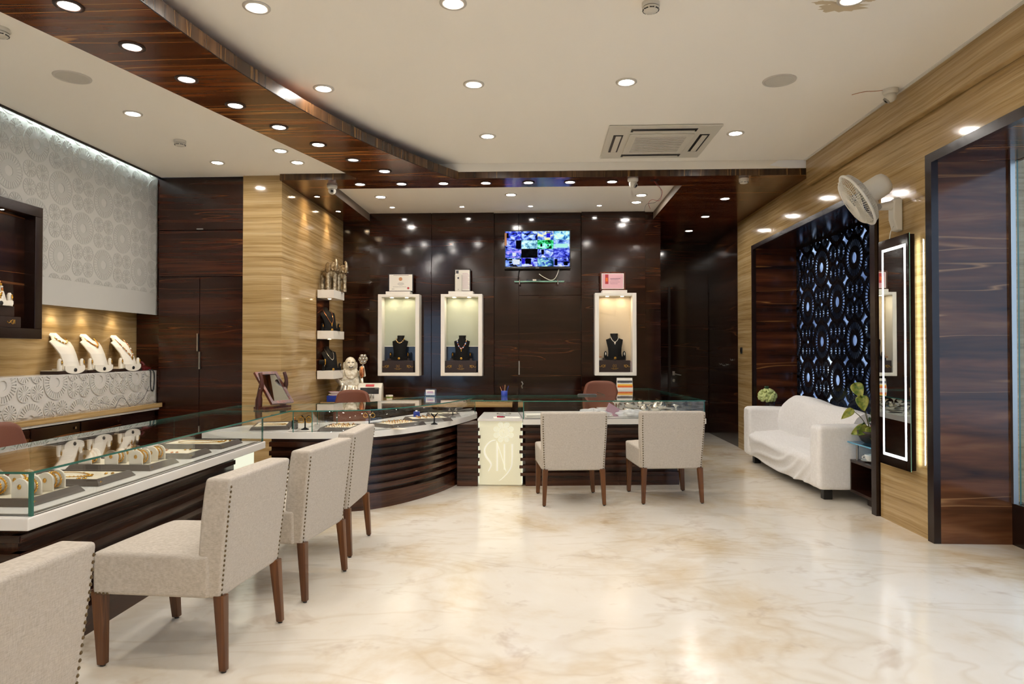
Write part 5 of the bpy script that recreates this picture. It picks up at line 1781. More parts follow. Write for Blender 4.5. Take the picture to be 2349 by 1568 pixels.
# ================================================================ WHITE SHELVES ON THE PIER
for i, z in enumerate((2.085, 1.562, 1.05)):
    t = thing('wall_shelf', ['top white box shelf on the pier, holding two elephants', 'middle white box shelf on the pier', 'lowest white box shelf on the pier, behind the statue'][i],
              'shelf', (-2.74, 8.83, z), 0, 'white box shelves')
    box('board', 'white_lacquer', -2.849, -2.635, 8.60, 9.06, z, z + 0.105, t, 0.002, 1)
    if i < 2:
        MB().lathe([(0.028, -0.001), (0.028, -0.006), (0.02, -0.006)], 16, (-2.74, 8.76, z), cap=False).build('lamp_rim', 'bezel_white', t)
        MB().lathe([(0.02, -0.004), (0, -0.004)], 12, (-2.74, 8.76, z), cap=False).build('lamp_lens', 'lens_warm', t)
necklace_bust('black bust with gold strand on the middle shelf', (-2.735, 8.76, 1.6675), 0.75, 'black_velvet', 'gold', 1.05, 0.09, 0.05, ('rose_gold', 'gold'), True, 'black busts on the shelves', True, 0.004)
necklace_bust('black bust with silver strands on the lowest shelf', (-2.735, 8.82, 1.1555), 0.75, 'black_velvet', 'silver', 1.05, 0.13, 0.05, ('silver', 'pearl'), True, 'black busts on the shelves', False, 0.004)
t = thing('bangle_stand', 'black stand with gold bangle on the lowest shelf', 'jewellery display', (-2.80, 8.68, 1.155))
MB().lathe([(0.03, 0), (0.03, 0.008), (0.008, 0.014), (0.008, 0.10)], 14, (-2.80, 8.68, 1.1555)).build('post', 'black_velvet', t)
MB().tube([(-2.845, 8.66, 1.265), (-2.755, 8.70, 1.265)], 0.03, 14).build('roll', 'black_velvet', t)
r = MB().ring((0, 0, 0), 0.034, 0.006, 28, 6)
r.xf(Matrix.Translation((-2.775, 8.69, 1.265)) @ Matrix.Rotation(math.radians(24), 4, 'Z') @ Matrix.Rotation(PI / 2, 4, 'Y'))
r.build('bangle', 'gold', t)

def remesh(o, vs):
    rm = o.modifiers.new('remesh', 'REMESH')
    rm.mode = 'VOXEL'
    rm.voxel_size = vs
    rm.use_smooth_shade = True
    sm = o.modifiers.new('smooth', 'SMOOTH')
    sm.iterations = 3

def elephant(x, y, z, rz, s, label):
    """standing elephant with raised trunk, facing -y"""
    t = thing('elephant_figurine', label, 'figurine', (x, y, z), rz, 'silver elephants')
    def put(mb, nm, mat):
        mb.v = [(p[0] * s, p[1] * s * 0.88, p[2] * s * 1.12) for p in mb.v]
        return mb.build(nm, mat, t, world=False)
    b = MB()
    b.ball((0, 0.035, 0.185), (0.066, 0.105, 0.066), 20, 12)
    b.ball((0, -0.045, 0.20), (0.058, 0.06, 0.06), 16, 10)
    b.ball((0, -0.115, 0.245), (0.044, 0.048, 0.050), 16, 10)
    b.tube([(0, -0.05, 0.21), (0, -0.11, 0.24)], [0.05, 0.04], 12)
    for sx in (-1, 1):
        b.tube([(sx * 0.040, -0.055, 0.18), (sx * 0.042, -0.06, 0.08), (sx * 0.042, -0.06, 0.0)], [0.032, 0.023, 0.027], 12)
        b.tube([(sx * 0.040, 0.10, 0.17), (sx * 0.042, 0.108, 0.08), (sx * 0.042, 0.104, 0.0)], [0.036, 0.023, 0.027], 12)
    trunk = crom([(0, -0.145, 0.235), (0, -0.185, 0.222), (0, -0.208, 0.250), (0, -0.200, 0.295), (0, -0.178, 0.318), (0, -0.158, 0.312)])
    b.tube(trunk, [0.028 - 0.017 * i / (len(trunk) - 1) for i in range(len(trunk))], 10)
    o = put(b, 'body', 'aged_silver')
    remesh(o, 0.0045)
    put(MB().tube(crom([(0, 0.135, 0.215), (0, 0.152, 0.16), (0, 0.146, 0.10)]), 0.007, 8), 'tail', 'aged_silver')
    for sx in (-1, 1):
        e = MB().ball((0, 0, 0), (0.007, 0.040, 0.052), 14, 8)
        e.xf(Matrix.Translation((sx * 0.056, -0.085, 0.240)) @ Matrix.Rotation(sx * -0.45, 4, 'Z'))
        put(e, 'ear', 'aged_silver')
        put(MB().tube([(sx * 0.026, -0.145, 0.222), (sx * 0.032, -0.18, 0.205), (sx * 0.030, -0.198, 0.214)], [0.006, 0.005, 0.002], 8), 'tusk', 'pearl')
    # saddle cloth and bead strings
    def cloth(u, v):
        a = (u - 0.5) * 2.5
        return (0.0705 * math.sin(a), -0.02 + 0.11 * v, 0.185 + 0.0705 * math.cos(a))
    put(MB().grid(cloth, 16, 5), 'saddle_cloth', 'silver')
    c = MB()
    for k in range(20):
        a = PI * (k / 19) - PI / 2
        c.ball((0.072 * math.sin(a), -0.024, 0.187 + 0.072 * math.cos(a)), 0.005, 7, 4)
    for sx in (-1, 1):
        for yy_ in (-0.06, 0.104):
            c.ring((sx * 0.042, yy_, 0.025), 0.028, 0.0035, 16, 5)
    stuff(put(c, 'bead_strings', 'silver'))
    return t
elephant(-2.745, 8.76, 2.1905, 0.75, 1.10, 'left one of two silver elephant figurines on the top shelf')
elephant(-2.665, 8.945, 2.1905, 0.75, 1.06, 'right one of two silver elephant figurines on the top shelf')

# ================================================================ BACK DESK THINGS
bud = thing('laughing_statue', 'cream and silver laughing monk statue below the shelves', 'statue', (-2.56, 9.10, 0.7505), 0.35)
bud.scale = (1.12, 1.12, 1.25)
b = MB()
b.ball((0, 0, 0.17), (0.125, 0.10, 0.13), 22, 14)
b.ball((0, 0.0, 0.27), (0.11, 0.08, 0.08), 20, 12)
b.tube([(-0.10, 0.0, 0.30), (-0.145, -0.03, 0.22), (-0.10, -0.09, 0.17)], [0.045, 0.038, 0.028], 10)
b.tube([(0.10, 0.0, 0.30), (0.15, -0.02, 0.27), (0.13, -0.05, 0.36)], [0.045, 0.038, 0.028], 10)
b.ball((0, -0.02, 0.385), (0.068, 0.066, 0.078), 20, 14)
b.ball((0, -0.06, 0.362), (0.045, 0.035, 0.035), 14, 8)
b.ball((-0.03, -0.074, 0.375), 0.016, 10, 6).ball((0.03, -0.074, 0.375), 0.016, 10, 6)
b.ball((0, -0.088, 0.382), (0.012, 0.012, 0.012), 10, 6)
for sx in (-1, 1):
    b.ball((sx * 0.072, 0.0, 0.365), (0.014, 0.020, 0.045), 10, 8)
o = b.build('body', 'statue_cream', bud, world=False)
remesh(o, 0.006)
rb = MB()
rb.ball((0, 0.005, 0.078), (0.165, 0.12, 0.075), 24, 10)
for k in range(13):
    a = PI + PI * k / 12
    rb.tube(crom([(0.12 * math.cos(a), 0.09 * math.sin(a), 0.16), (0.155 * math.cos(a), 0.115 * math.sin(a), 0.08), (0.17 * math.cos(a), 0.12 * math.sin(a), 0.0)], 4), [0.018] * 8 + [0.024], 8)
rb.tube(crom([(-0.11, 0.02, 0.30), (-0.13, -0.04, 0.24), (-0.10, -0.09, 0.15), (-0.14, -0.08, 0.06)], 5), 0.024, 8)
rb.tube(crom([(0.11, 0.02, 0.30), (0.13, -0.05, 0.22), (0.14, -0.08, 0.10)], 5), 0.022, 8)
o = rb.build('robe', 'statue_silver', bud, world=False)
remesh(o, 0.007)
fc = MB()
for sx in (-1, 1):
    fc.tube([(sx * 0.012, -0.084, 0.402), (sx * 0.024, -0.083, 0.407), (sx * 0.038, -0.074, 0.402)], 0.0035, 5)
fc.tube(crom([(-0.022, -0.094, 0.360), (-0.010, -0.098, 0.350), (0.010, -0.098, 0.350), (0.022, -0.094, 0.360)], 4), 0.005, 6)
fc.build('face_lines', 'pot_dark', bud, world=False)
nb = MB()
for k in range(20):
    a = PI * k / 19
    nb.ball((0.075 * math.cos(a), -0.085 - 0.02 * math.sin(a), 0.315 - 0.085 * math.sin(a)), 0.008, 7, 4)
stuff(nb.build('bead_chain', 'statue_silver', bud, world=False))
fl = MB().tube([(0.14, -0.05, 0.24), (0.145, -0.05, 0.42)], 0.007, 6)
for k in range(6):
    a = 2 * PI * k / 6
    fl.ball((0.145 + 0.035 * math.cos(a), -0.055, 0.44 + 0.035 * math.sin(a)), 0.024, 8, 6)
fl.ball((0.145, -0.065, 0.44), 0.022, 8, 6)
fl.build('silver_flower', 'silver', bud, world=False)
sh = MB().ball((0.13, -0.075, 0.30), (0.03, 0.012, 0.062), 12, 8)
sh.build('gold_gourd', 'rose_gold', bud, world=False)

t = thing('paper_heap', 'heap of papers on a dark tray beside the statue', 'papers', (-2.55, 8.72, 0.75))
box('tray', 'blue_plastic', -2.76, -2.42, 8.712, 8.80, 0.7505, 0.83, t, 0.004, 1)
for k in range(7):
    mb = MB().box(-0.13, 0.13, -0.04, 0.035, 0, 0.006)
    mb.xf(Matrix.Translation((-2.59 + 0.02 * math.sin(5 * k), 8.757, 0.831 + 0.0075 * k)) @ Matrix.Rotation(0.12 * math.sin(3 * k), 4, 'Z'))
    mb.build('sheet', 'paper' if k % 3 else 'print_pink', t)

mc = thing('money_counter', 'white banknote counting machine in front of the statue', 'machine', (-2.225, 8.86, 0.7505), 0.12)
pr = [(-0.13, 0.0), (0.12, 0.0), (0.12, 0.15), (0.08, 0.235), (0.0, 0.235), (-0.075, 0.19), (-0.115, 0.10)]
MB().extrude([(y, z) for y, z in pr], 0, -0.155, 0.155).build('case', 'white_plastic', mc, 0.012, 3, fix=True, world=False)
MB().extrude([(-0.1185, 0.104), (-0.112, 0.104), (-0.078, 0.182), (-0.0845, 0.182)], 0, -0.12, 0.12).build('note_slot', 'black_gloss', mc, world=False)
MB().extrude([(-0.070, 0.1985), (-0.070, 0.194), (-0.030, 0.218), (-0.030, 0.2225)], 0, -0.055, 0.055).build('display_window', 'print_red', mc, world=False)
for k in range(4):
    a = -0.055 + 0.036 * k
    MB().lathe([(0.028, -0.008), (0.028, 0.008)], 16).xf(Matrix.Translation((a, -0.128, 0.075)) @ Matrix.Rotation(PI / 2, 4, 'Y')).build('stacker_wheel', 'grey_plastic', mc, world=False)
for k in range(5):
    MB().box(0.07 + 0.014 * k, 0.08 + 0.014 * k, -0.098, -0.088, 0.165, 0.172).build('key', 'grey_plastic', mc, world=False)
t = thing('sticky_notes', 'small pad of coloured sticky notes beside the counting machine', 'notes', (-1.98, 8.84, 0.75))
for k in range(4):
    MB().box(-0.035, 0.035, -0.03, 0.03, 0, 0.02).xf(Matrix.Translation((-1.975, 8.86, 0.7505 + 0.021 * k)) @ Matrix.Rotation(0.3 * k, 4, 'Z')).build('pad', ['yellow_print', 'paper', 'leaf_var', 'paper'][k], t)

# ================================================================ THINGS ON THE GLASS TOPS
GT = 0.8905
tm = thing('table_mirror', 'tilting wooden table mirror on the corner glass top', 'mirror', (-2.40, 6.05, GT), 1.15)
for sx in (-1, 1):
    l = MB().tube(crom([(sx * 0.145, 0.03, 0.0), (sx * 0.145, 0.02, 0.12), (sx * 0.145, -0.01, 0.24), (sx * 0.145, 0.015, 0.32)], 4), [0.03] * 4 + [0.022] * 4 + [0.016] * 5, 8)
    l.build('post', 'frame_wood', tm, world=False)
MB().box(-0.16, 0.16, -0.06, 0.075, 0.0, 0.022).build('base', 'frame_wood', tm, 0.004, 2, world=False)
Mt = Matrix.Translation((0, -0.005, 0.185)) @ Matrix.Rotation(math.radians(-38), 4, 'X')
fr_ = MB()
fr_.box(-0.13, 0.13, -0.01, 0.012, -0.175, -0.145).box(-0.13, 0.13, -0.01, 0.012, 0.145, 0.175).box(-0.13, -0.10, -0.01, 0.012, -0.145, 0.145).box(0.10, 0.13, -0.01, 0.012, -0.145, 0.145)
fr_.xf(Mt)
fr_.build('frame', 'frame_wood', tm, world=False)
MB().box(-0.10, 0.10, -0.004, 0.006, -0.145, 0.145).xf(Mt).build('glass', 'mirror', tm, world=False)
MB().lathe([(0.006, 0), (0.006, 0.012)], 8).xf(Matrix.Translation((-0.165, -0.005, 0.185)) @ Matrix.Rotation(PI / 2, 4, 'Y')).build('pivot', 'chrome', tm, world=False)

t = thing('card_holder', 'clear acrylic visiting card holder on the curved counter glass', 'card holder', (-1.265, 7.80, GT))
MB().box(-1.33, -1.20, 7.76, 7.84, GT, GT + 0.012).box(-1.33, -1.20, 7.76, 7.766, GT + 0.012, GT + 0.045).box(-1.33, -1.20, 7.83, 7.84, GT + 0.012, GT + 0.082).build('tray', 'clear_plastic', t)
box('card_stack', 'paper', -1.315, -1.215, 7.79, 7.81, GT + 0.0125, GT + 0.070, t)
box('card_mark', 'print_pink', -1.30, -1.23, 7.789, 7.7905, GT + 0.03, GT + 0.055, t)

pc = thing('pen_cup', 'blue cup with pens on the glass above the glowing panel', 'pen holder', (-0.42, 7.92, GT))
MB().lathe([(0.036, 0), (0.038, 0.055), (0.034, 0.055), (0.033, 0.006), (0, 0.006)], 18, (-0.42, 7.92, GT), cap=False).build('cup', 'blue_plastic', pc)
for k, (dx, dy, m_) in enumerate(((-0.03, 0.0, 'tan_paper'), (-0.012, 0.01, 'red_plastic'), (0.005, -0.005, 'tan_paper'), (0.02, 0.0, 'black_plastic'), (0.03, 0.005, 'blue_plastic'))):
    MB().tube([(-0.42 + dx * 0.5, 7.92 + dy, GT + 0.008), (-0.42 + dx * 1.6, 7.92 + dy, GT + 0.10 + 0.012 * (k % 3))], 0.004, 6).build('pen', m_, pc)

t = thing('desk_calendar', 'orange and white desk calendar on the right glass return', 'calendar', W3(1.50, 2.05, GT), math.radians(5))
MB().extrude([(-0.045, 0.0), (0.045, 0.0), (0.004, 0.155), (-0.004, 0.155)], 0, -0.105, 0.105).build('stand', 'paper', t, world=False)
def calp(m_, z0, z1, e=0.0015):
    f = lambda z: -0.045 + 0.041 * z / 0.155 - e
    MB().add([(-0.102, f(z0), z0), (0.102, f(z0), z0), (0.102, f(z1), z1), (-0.102, f(z1), z1)], [(0, 1, 2, 3)]).build('print', m_, t, world=False)
calp('orange_print', 0.028, 0.052)
calp('yellow_print', 0.052, 0.072)
calp('print_dark', 0.09, 0.12, 0.001)
MB().add([(-0.06, -0.023, 0.085), (0.06, -0.023, 0.085), (0.05, -0.014, 0.12), (-0.06, -0.014, 0.12)], [(0, 1, 2, 3)]).build('picture', 'grey_plastic', t, world=False)
t = thing('card_box', 'small brown card box on the right glass return', 'box', W3(1.20, 1.62, GT), math.radians(5))
MB().box(-0.065, 0.065, -0.04, 0.04, 0, 0.05).build('box', 'tan_paper', t, 0.003, 1, world=False)
MB().box(-0.05, 0.05, -0.0415, -0.0395, 0.018, 0.034).build('label', 'orange_print', t, world=False)
t = thing('note_pad', 'dark note pad lying on the right counter glass', 'pad', W3(0.80, 0.82, GT), math.radians(-5))
MB().box(-0.11, 0.11, -0.06, 0.06, 0, 0.012).build('cover', 'deck_grey', t, 0.002, 1, world=False)
MB().box(-0.10, 0.10, -0.055, 0.055, 0.012, 0.016).build('page', 'print_dark', t, world=False)
# ================================================================ JEWELLERY UNDER GLASS
TZ = 0.7015
def tray(x, y, w, d, rz, label, pad='cream_velvet', h=0.032):
    t = thing('display_tray', label, 'tray', (x, y, TZ), rz, 'brown jewellery trays')
    s = 0.022
    o = [(-w / 2, -d / 2), (w / 2, -d / 2), (w / 2, d / 2), (-w / 2, d / 2)]
    def ins(q):
        return [(a + q * (1 if a < 0 else -1), b + q * (1 if b < 0 else -1)) for a, b in o]
    rings = [[(a, b, 0.0) for a, b in o], [(a, b, h) for a, b in ins(s)], [(a, b, h) for a, b in ins(s + 0.01)], [(a, b, h - 0.012) for a, b in ins(s + 0.012)]]
    mb = MB()
    vs = [p for r in rings for p in r]
    fs = [(3, 2, 1, 0)]
    for i in range(3):
        for k in range(4):
            fs.append((4 * i + k, 4 * i + (k + 1) % 4, 4 * i + 4 + (k + 1) % 4, 4 * i + 4 + k))
    fs.append((12, 13, 14, 15))
    mb.add(vs, fs)
    mb.build('frame', 'tray_edge', t, world=False)
    q = s + 0.012
    MB().box(-w / 2 + q, w / 2 - q, -d / 2 + q, d / 2 - q, h - 0.012, h - 0.007).build('pad', pad, t, world=False)
    sc_ = MB().tube([(w / 2 - 0.008, -d / 2 + 0.03, 0.012), (w / 2 - 0.014, -d / 2 + 0.037, 0.02), (w / 2 - 0.010, -d / 2 + 0.045, 0.016)], 0.0018, 5)
    sc_.build('gold_mark', 'gold', t, world=False)
    return t
def on_tray(x, y, rz, u, v):
    c, s = math.cos(rz), math.sin(rz)
    return (x + u * c - v * s, y + u * s + v * c, TZ + 0.0255)

GBG = 'bangle holders in the glass case'
def bangle_holder(loc, rz, label, n=2):
    t = thing('bangle_holder', label, 'jewellery display', loc, rz, GBG)
    arch = [(-0.04, 0.0), (0.04, 0.0), (0.04, 0.05)] + [(0.04 * math.cos(a), 0.05 + 0.04 * math.sin(a)) for a in [PI * k / 10 for k in range(1, 10)]] + [(-0.04, 0.05)]
    for y in (-0.045, 0.038):
        MB().extrude([(x, z) for x, z in arch], 1, y, y + 0.010).build('end_plate', 'cream_leather', t, 0.002, 1, world=False)
    MB().tube([(0, -0.036, 0.045), (0, 0.039, 0.045)], 0.026, 14).build('roll', 'cream_leather', t, world=False)
    for k in range(n):
        r = MB().ring((0, 0, 0), 0.036, 0.0042, 28, 6)
        for i in range(20):
            a = 2 * PI * i / 20
            r.ball((0.038 * math.cos(a), 0.038 * math.sin(a), 0), 0.0055, 6, 4)
        r.xf(Matrix.Translation((0, -0.016 + 0.016 * k * 2, 0.045)) @ Matrix.Rotation(PI / 2, 4, 'X'))
        r.build('bangle', 'gold', t, world=False)
    MB().ball((0.0, -0.047, 0.052), (0.010, 0.004, 0.012), 10, 6).build('brooch', 'gold', t, world=False)
    return t

def flat_necklace(loc, rz, label, L=0.16, W=0.085, mat='gold', bead=0.0045, group='necklaces laid in trays'):
    t = thing('necklace', label, 'necklace', loc, rz, group)
    pts = []
    for k in range(34):
        a = 2 * PI * k / 34
        pts.append((W * math.sin(a) * (0.75 + 0.25 * math.cos(a)), L * 0.5 * math.cos(a), 0.004))
    m_ = MB().tube(pts, 0.0022, 5, closed=True)
    for p in pts[10:25]:
        m_.ball((p[0], p[1], 0.005), bead, 7, 4)
    m_.build('chain', mat, t, world=False)
    q = MB()
    for i in range(5):
        q.ball((0.014 * (i - 2), -L * 0.5 - 0.008 + 0.004 * abs(i - 2), 0.005), (0.008, 0.009, 0.004), 8, 5)
    q.ball((0, -L * 0.5 - 0.024, 0.005), (0.006, 0.009, 0.004), 8, 5)
    q.build('pendant', mat, t, world=False)
    return t

def earring_pair(loc, rz, label, mat='gold'):
    t = thing('earrings', label, 'earrings', loc, rz, 'earrings laid in trays')
    for sx in (-1, 1):
        MB().ball((sx * 0.016, 0, 0.005), (0.008, 0.008, 0.005), 8, 5).ball((sx * 0.016, -0.014, 0.005), (0.006, 0.009, 0.004), 8, 5).build('earring', mat, t, world=False)

def ring_item(loc, rz, label, mat='gold'):
    t = thing('finger_ring', label, 'ring', loc, rz, 'rings standing in the trays')
    r = MB().ring((0, 0, 0.006), 0.009, 0.0022, 16, 5, 1)
    r.build('band', mat, t, world=False)
    MB().ball((0, 0, 0.0165), (0.0075, 0.006, 0.0045), 8, 5).build('stone', random.choice(['gold', 'gold', 'pearl', 'silver', 'rose_gold']), t, world=False)

# ---- long counter, five trays
T = [(-2.54, 3.17, 0.50, 0.37, 0.0, 'brown tray of bangle holders at the near end of the long counter'),
     (-2.54, 3.62, 0.50, 0.33, 0.0, 'brown tray with one gold necklace, second along the long counter'),
     (-2.54, 4.07, 0.52, 0.32, 0.0, 'brown tray of bangle holders in the middle of the long counter'),
     (-2.53, 4.51, 0.50, 0.30, 0.0, 'brown tray with necklace and earrings, fourth along the long counter'),
     (-2.53, 4.98, 0.50, 0.34, 0.0, 'brown tray with chain necklace at the far end of the long counter')]
for a in T:
    tray(*a)
k = 0
wh = ['front left', 'front middle', 'front right', 'rear left', 'rear middle', 'rear right']
for ti, nm in ((0, 'near end'), (2, 'middle')):
    x, y, w_, d_, rz, _ = T[ti]
    for j, (u, v) in enumerate(((-0.16, -0.08), (0.0, -0.08), (0.15, -0.08), (-0.16, 0.08), (0.0, 0.08), (0.15, 0.08))):
        if ti == 2 and j == 3:
            continue
        bangle_holder(on_tray(x, y, rz, u, v), 0.0, '%s gold bangle holder in the %s bangle tray' % (wh[j], nm))
flat_necklace(on_tray(*T[1][:2], 0, -0.02, 0.0), PI / 2 - 0.2, 'gold necklace with broad pendant in the second tray', 0.24, 0.09)
earring_pair(on_tray(*T[1][:2], 0, 0.17, 0.05), 0.3, 'gold earrings in the second tray, right of the necklace')
earring_pair(on_tray(*T[1][:2], 0, 0.12, -0.10), 0.0, 'gold earrings in the second tray, near the front edge')
flat_necklace(on_tray(*T[3][:2], 0, -0.06, 0.02), 0.5, 'rose gold necklace in the fourth tray', 0.15, 0.08, 'rose_gold', 0.006)
earring_pair(on_tray(*T[3][:2], 0, 0.12, 0.07), 0.4, 'gold earrings in the fourth tray, far right corner')
earring_pair(on_tray(*T[3][:2], 0, 0.10, -0.06), 0.1, 'rose gold earrings in the fourth tray, near front edge', 'rose_gold')
flat_necklace(on_tray(*T[4][:2], 0, 0.0, 0.0), PI / 2 + 0.1, 'thin gold chain necklace in the far tray', 0.30, 0.09, 'gold', 0.0035)
earring_pair(on_tray(*T[4][:2], 0, 0.18, 0.07), 0.2, 'gold earrings in the far tray of the long counter')

# ---- curved counter
U = [(-2.48, 6.22, 0.34, 0.48, 0.28, 'brown tray with thin necklace at the corner of the counters'),
     (-1.80, 6.10, 0.32, 0.36, 0.0, 'ring tray with gold scrolls facing front in the curved counter'),
     (-1.36, 6.44, 0.34, 0.44, -0.65, 'ring tray left of the centre of the curved counter'),
     (-1.15, 6.93, 0.34, 0.44, -1.15, 'ring tray in the bend of the curved counter'),
     (-1.06, 7.42, 0.30, 0.36, -1.35, 'tray with silver pieces at the far end of the curved counter')]
for a in U:
    tray(*a)
m = scroll_mesh(1)
flat_necklace(on_tray(*U[0][:2], 0.28, 0.0, 0.0), PI / 2, 'thin gold necklace in the corner tray', 0.22, 0.08, 'gold', 0.003)
names_row = ['front', 'second', 'third', 'rear']
for ti, nm in ((1, 'front scrolled ring tray'), (2, 'ring tray left of centre'), (3, 'ring tray in the bend')):
    x, y, w_, d_, rz, _ = U[ti]
    for r in range(4):
        for c in range(5):
            ring_item(on_tray(x, y, rz, (c - 2) * 0.044 + 0.006 * math.sin(7 * r + c), (r - 1.5) * 0.065), rz + 0.4 * math.sin(3 * c + r), '%s of five gold rings in the %s row of the %s' % (['leftmost', 'second', 'middle', 'fourth', 'rightmost'][c], names_row[r], nm))
earring_pair(on_tray(*U[4][:2], -1.35, 0.05, 0.08), 0.4, 'silver earrings in the far tray of the curved counter, left pair', 'silver')
earring_pair(on_tray(*U[4][:2], -1.35, -0.05, -0.05), 0.9, 'silver earrings in the far tray of the curved counter, right pair', 'silver')
flat_necklace(on_tray(*U[4][:2], -1.35, -0.01, 0.02), 0.2, 'silver chain in the far tray of the curved counter', 0.16, 0.06, 'silver', 0.003)

def earring_tree(loc, label, h=0.095, drop='gold', hoop=0.022):
    t = thing('earring_stand', label, 'jewellery display', loc, 0, 'black earring stands')
    MB().lathe([(0.034, 0), (0.033, 0.006), (0.018, 0.012), (0.007, 0.02), (0.006, h * 0.7), (0, h * 0.7)], 18).build('stem', 'black_velvet', t, world=False)
    for sx in (-1, 1):
        MB().tube([(0, 0, h * 0.68), (sx * 0.016, 0, h * 0.85), (sx * 0.034, 0, h)], [0.007, 0.006, 0.008], 8).build('branch', 'black_velvet', t, world=False)
        e = MB().ring((sx * 0.034, -0.006, h - hoop - 0.012), hoop, 0.0032, 22, 5, 1).ball((sx * 0.034, -0.008, h - 0.008), 0.006, 8, 5)
        for i in range(9):
            a = PI + PI * i / 8
            e.ball((sx * 0.034 + hoop * math.cos(a), -0.006, h - hoop - 0.012 + hoop * math.sin(a)), 0.0045, 6, 4)
        e.build('earring', drop, t, world=False)
earring_tree((-2.11, 6.05, TZ), 'black stand with large gold hoop earrings in the curved counter', 0.125, 'gold', 0.026)
earring_tree((-1.60, 6.33, TZ), 'black stand with long gold drop earrings behind the far left chair', 0.135, 'gold', 0.02)
earring_tree((-1.02, 6.53, TZ), 'small black forked stand in the front of the curved counter', 0.105, 'silver', 0.008)
earring_tree((-0.93, 7.22, TZ), 'small black forked stand at the far end of the curved counter', 0.10, 'silver', 0.008)
t = thing('ring_block', 'black block with one gold ring beside the hoop stand', 'jewellery display', (-2.23, 6.12, TZ))
MB().box(-0.022, 0.022, -0.022, 0.022, 0, 0.075).build('block', 'black_velvet', t, 0.003, 1, world=False)
MB().ring((0, -0.012, 0.083), 0.011, 0.0032, 16, 5, 1).ball((0, -0.016, 0.094), 0.009, 8, 5).build('ring', 'rose_gold', t, world=False)
t = thing('blue_ring_box', 'dark blue velvet box in the curved counter', 'box', (-1.28, 6.72, TZ + 0.0))
MB().box(-0.03, 0.03, -0.03, 0.03, 0, 0.08).xf(Matrix.Translation((0.0, 0.30, 0))).build('box', 'blue_plastic', t, 0.004, 1, world=False)
MB().ball((0, 0.30, 0.086), (0.014, 0.014, 0.008), 8, 5).build('pearl_knob', 'pearl', t, world=False)
t = thing('loose_leaflet', 'pale leaflet with gold print at the front of the curved counter', 'leaflet', (-1.30, 6.16, TZ), -0.6)
MB().box(-0.09, 0.09, -0.05, 0.05, 0, 0.002).build('sheet', 'cream_leather', t, world=False)
MB().box(-0.06, 0.04, -0.03, -0.015, 0.002, 0.0026).build('print', 'print_gold', t, world=False)

# ---- panel top between counters
t = thing('glass_dish', 'small glass dish on the ledge of the glowing panel', 'dish', (-0.40, 7.45, 0.70))
MB().lathe([(0.05, 0), (0.072, 0.008), (0.078, 0.022), (0.074, 0.022), (0.066, 0.010), (0, 0.006)], 24, (-0.40, 7.45, 0.7005), cap=False).build('bowl', 'clear_plastic', t)
MB().ring((-0.40, 7.45, 0.7225), 0.076, 0.003, 24, 5).build('rim', 'silver', t)
t = thing('red_pen', 'short red marker on papers behind the glowing panel', 'pen', (-0.43, 7.22, 0.7035))
MB().tube([(-0.46, 7.22, 0.7125), (-0.39, 7.20, 0.7125)], 0.008, 10).build('barrel', 'ruby', t)
MB().tube([(-0.39, 7.20, 0.7125), (-0.375, 7.196, 0.7125)], 0.006, 8).build('cap', 'red_plastic', t)
t = thing('loose_paper', 'white sheet lying behind the glowing panel', 'paper', (-0.36, 7.25, 0.70), 0.1)
MB().box(-0.14, 0.14, -0.08, 0.08, 0.0005, 0.0025).build('sheet', 'paper', t, world=False)
MB().box(-0.08, 0.06, -0.05, -0.04, 0.0025, 0.003).build('print', 'print_dark', t, world=False)

# ---- right counter: papers, bags and silverware
for k, (u, v, rz, w_, d_, m_, lab) in enumerate([(0.16, 0.16, 0.0, 0.24, 0.20, 'paper', 'pile of white papers at the left end of the right counter case'),
                                           (0.36, 0.40, 0.25, 0.22, 0.16, 'cream_leather', 'cream folder in the right counter case, behind the papers')]):
    t = thing('paper_pile', lab, 'papers', W3(u, v, 0.7025), math.radians(5) + rz, 'papers in the right counter')
    for j in range(5 - 2 * k):
        MB().box(-w_ / 2, w_ / 2, -d_ / 2, d_ / 2, 0, 0.006).xf(Matrix.Translation((0.006 * math.sin(4 * j), 0, 0.0068 * j)) @ Matrix.Rotation(0.08 * math.sin(5 * j), 4, 'Z')).build('sheet', m_, t, world=False)
def plastic_bag(u, v, s, label):
    t = thing('plastic_bag', label, 'bag', W3(u, v, 0.7025), 0.2, 'clear plastic bags in the right counter')
    def bf(a, b):
        th, ph_ = 2 * PI * a, PI * b
        r = 1 + 0.16 * math.sin(5 * th + 3 * ph_) + 0.10 * math.sin(9 * th - 4 * ph_)
        return (0.17 * s * r * math.sin(ph_) * math.cos(th), 0.13 * s * r * math.sin(ph_) * math.sin(th), max(0.0, 0.035 * s + 0.045 * s * r * -math.cos(ph_)))
    MB().grid(bf, 36, 16).build('film', 'bag_film', t, world=False)
    MB().box(-0.08 * s, 0.08 * s, -0.05 * s, 0.05 * s, 0.012, 0.03).build('content', 'paper', t, 0.004, 1, world=False)
m_, nt_, b_ = _new('bag_film')
b_.inputs['Base Color'].default_value = (0.85, 0.85, 0.86, 1)
b_.inputs['Roughness'].default_value = 0.15
b_.inputs['Alpha'].default_value = 0.45
plastic_bag(0.78, 0.22, 1.0, 'clear plastic bag behind the left back chair in the right case')
plastic_bag(1.18, 0.18, 0.9, 'clear plastic bag between the two right chairs in the case')
t = thing('folded_brochure', 'violet and white folded brochure in the right counter case', 'brochure', W3(0.98, 0.24, 0.7025), 0.5)
MB().box(-0.10, 0.10, -0.004, 0.0, 0.0, 0.10).xf(Matrix.Translation((0, 0, 0.012)) @ Matrix.Rotation(0.5, 4, 'Y')).build('cover', 'print_pink', t, world=False)
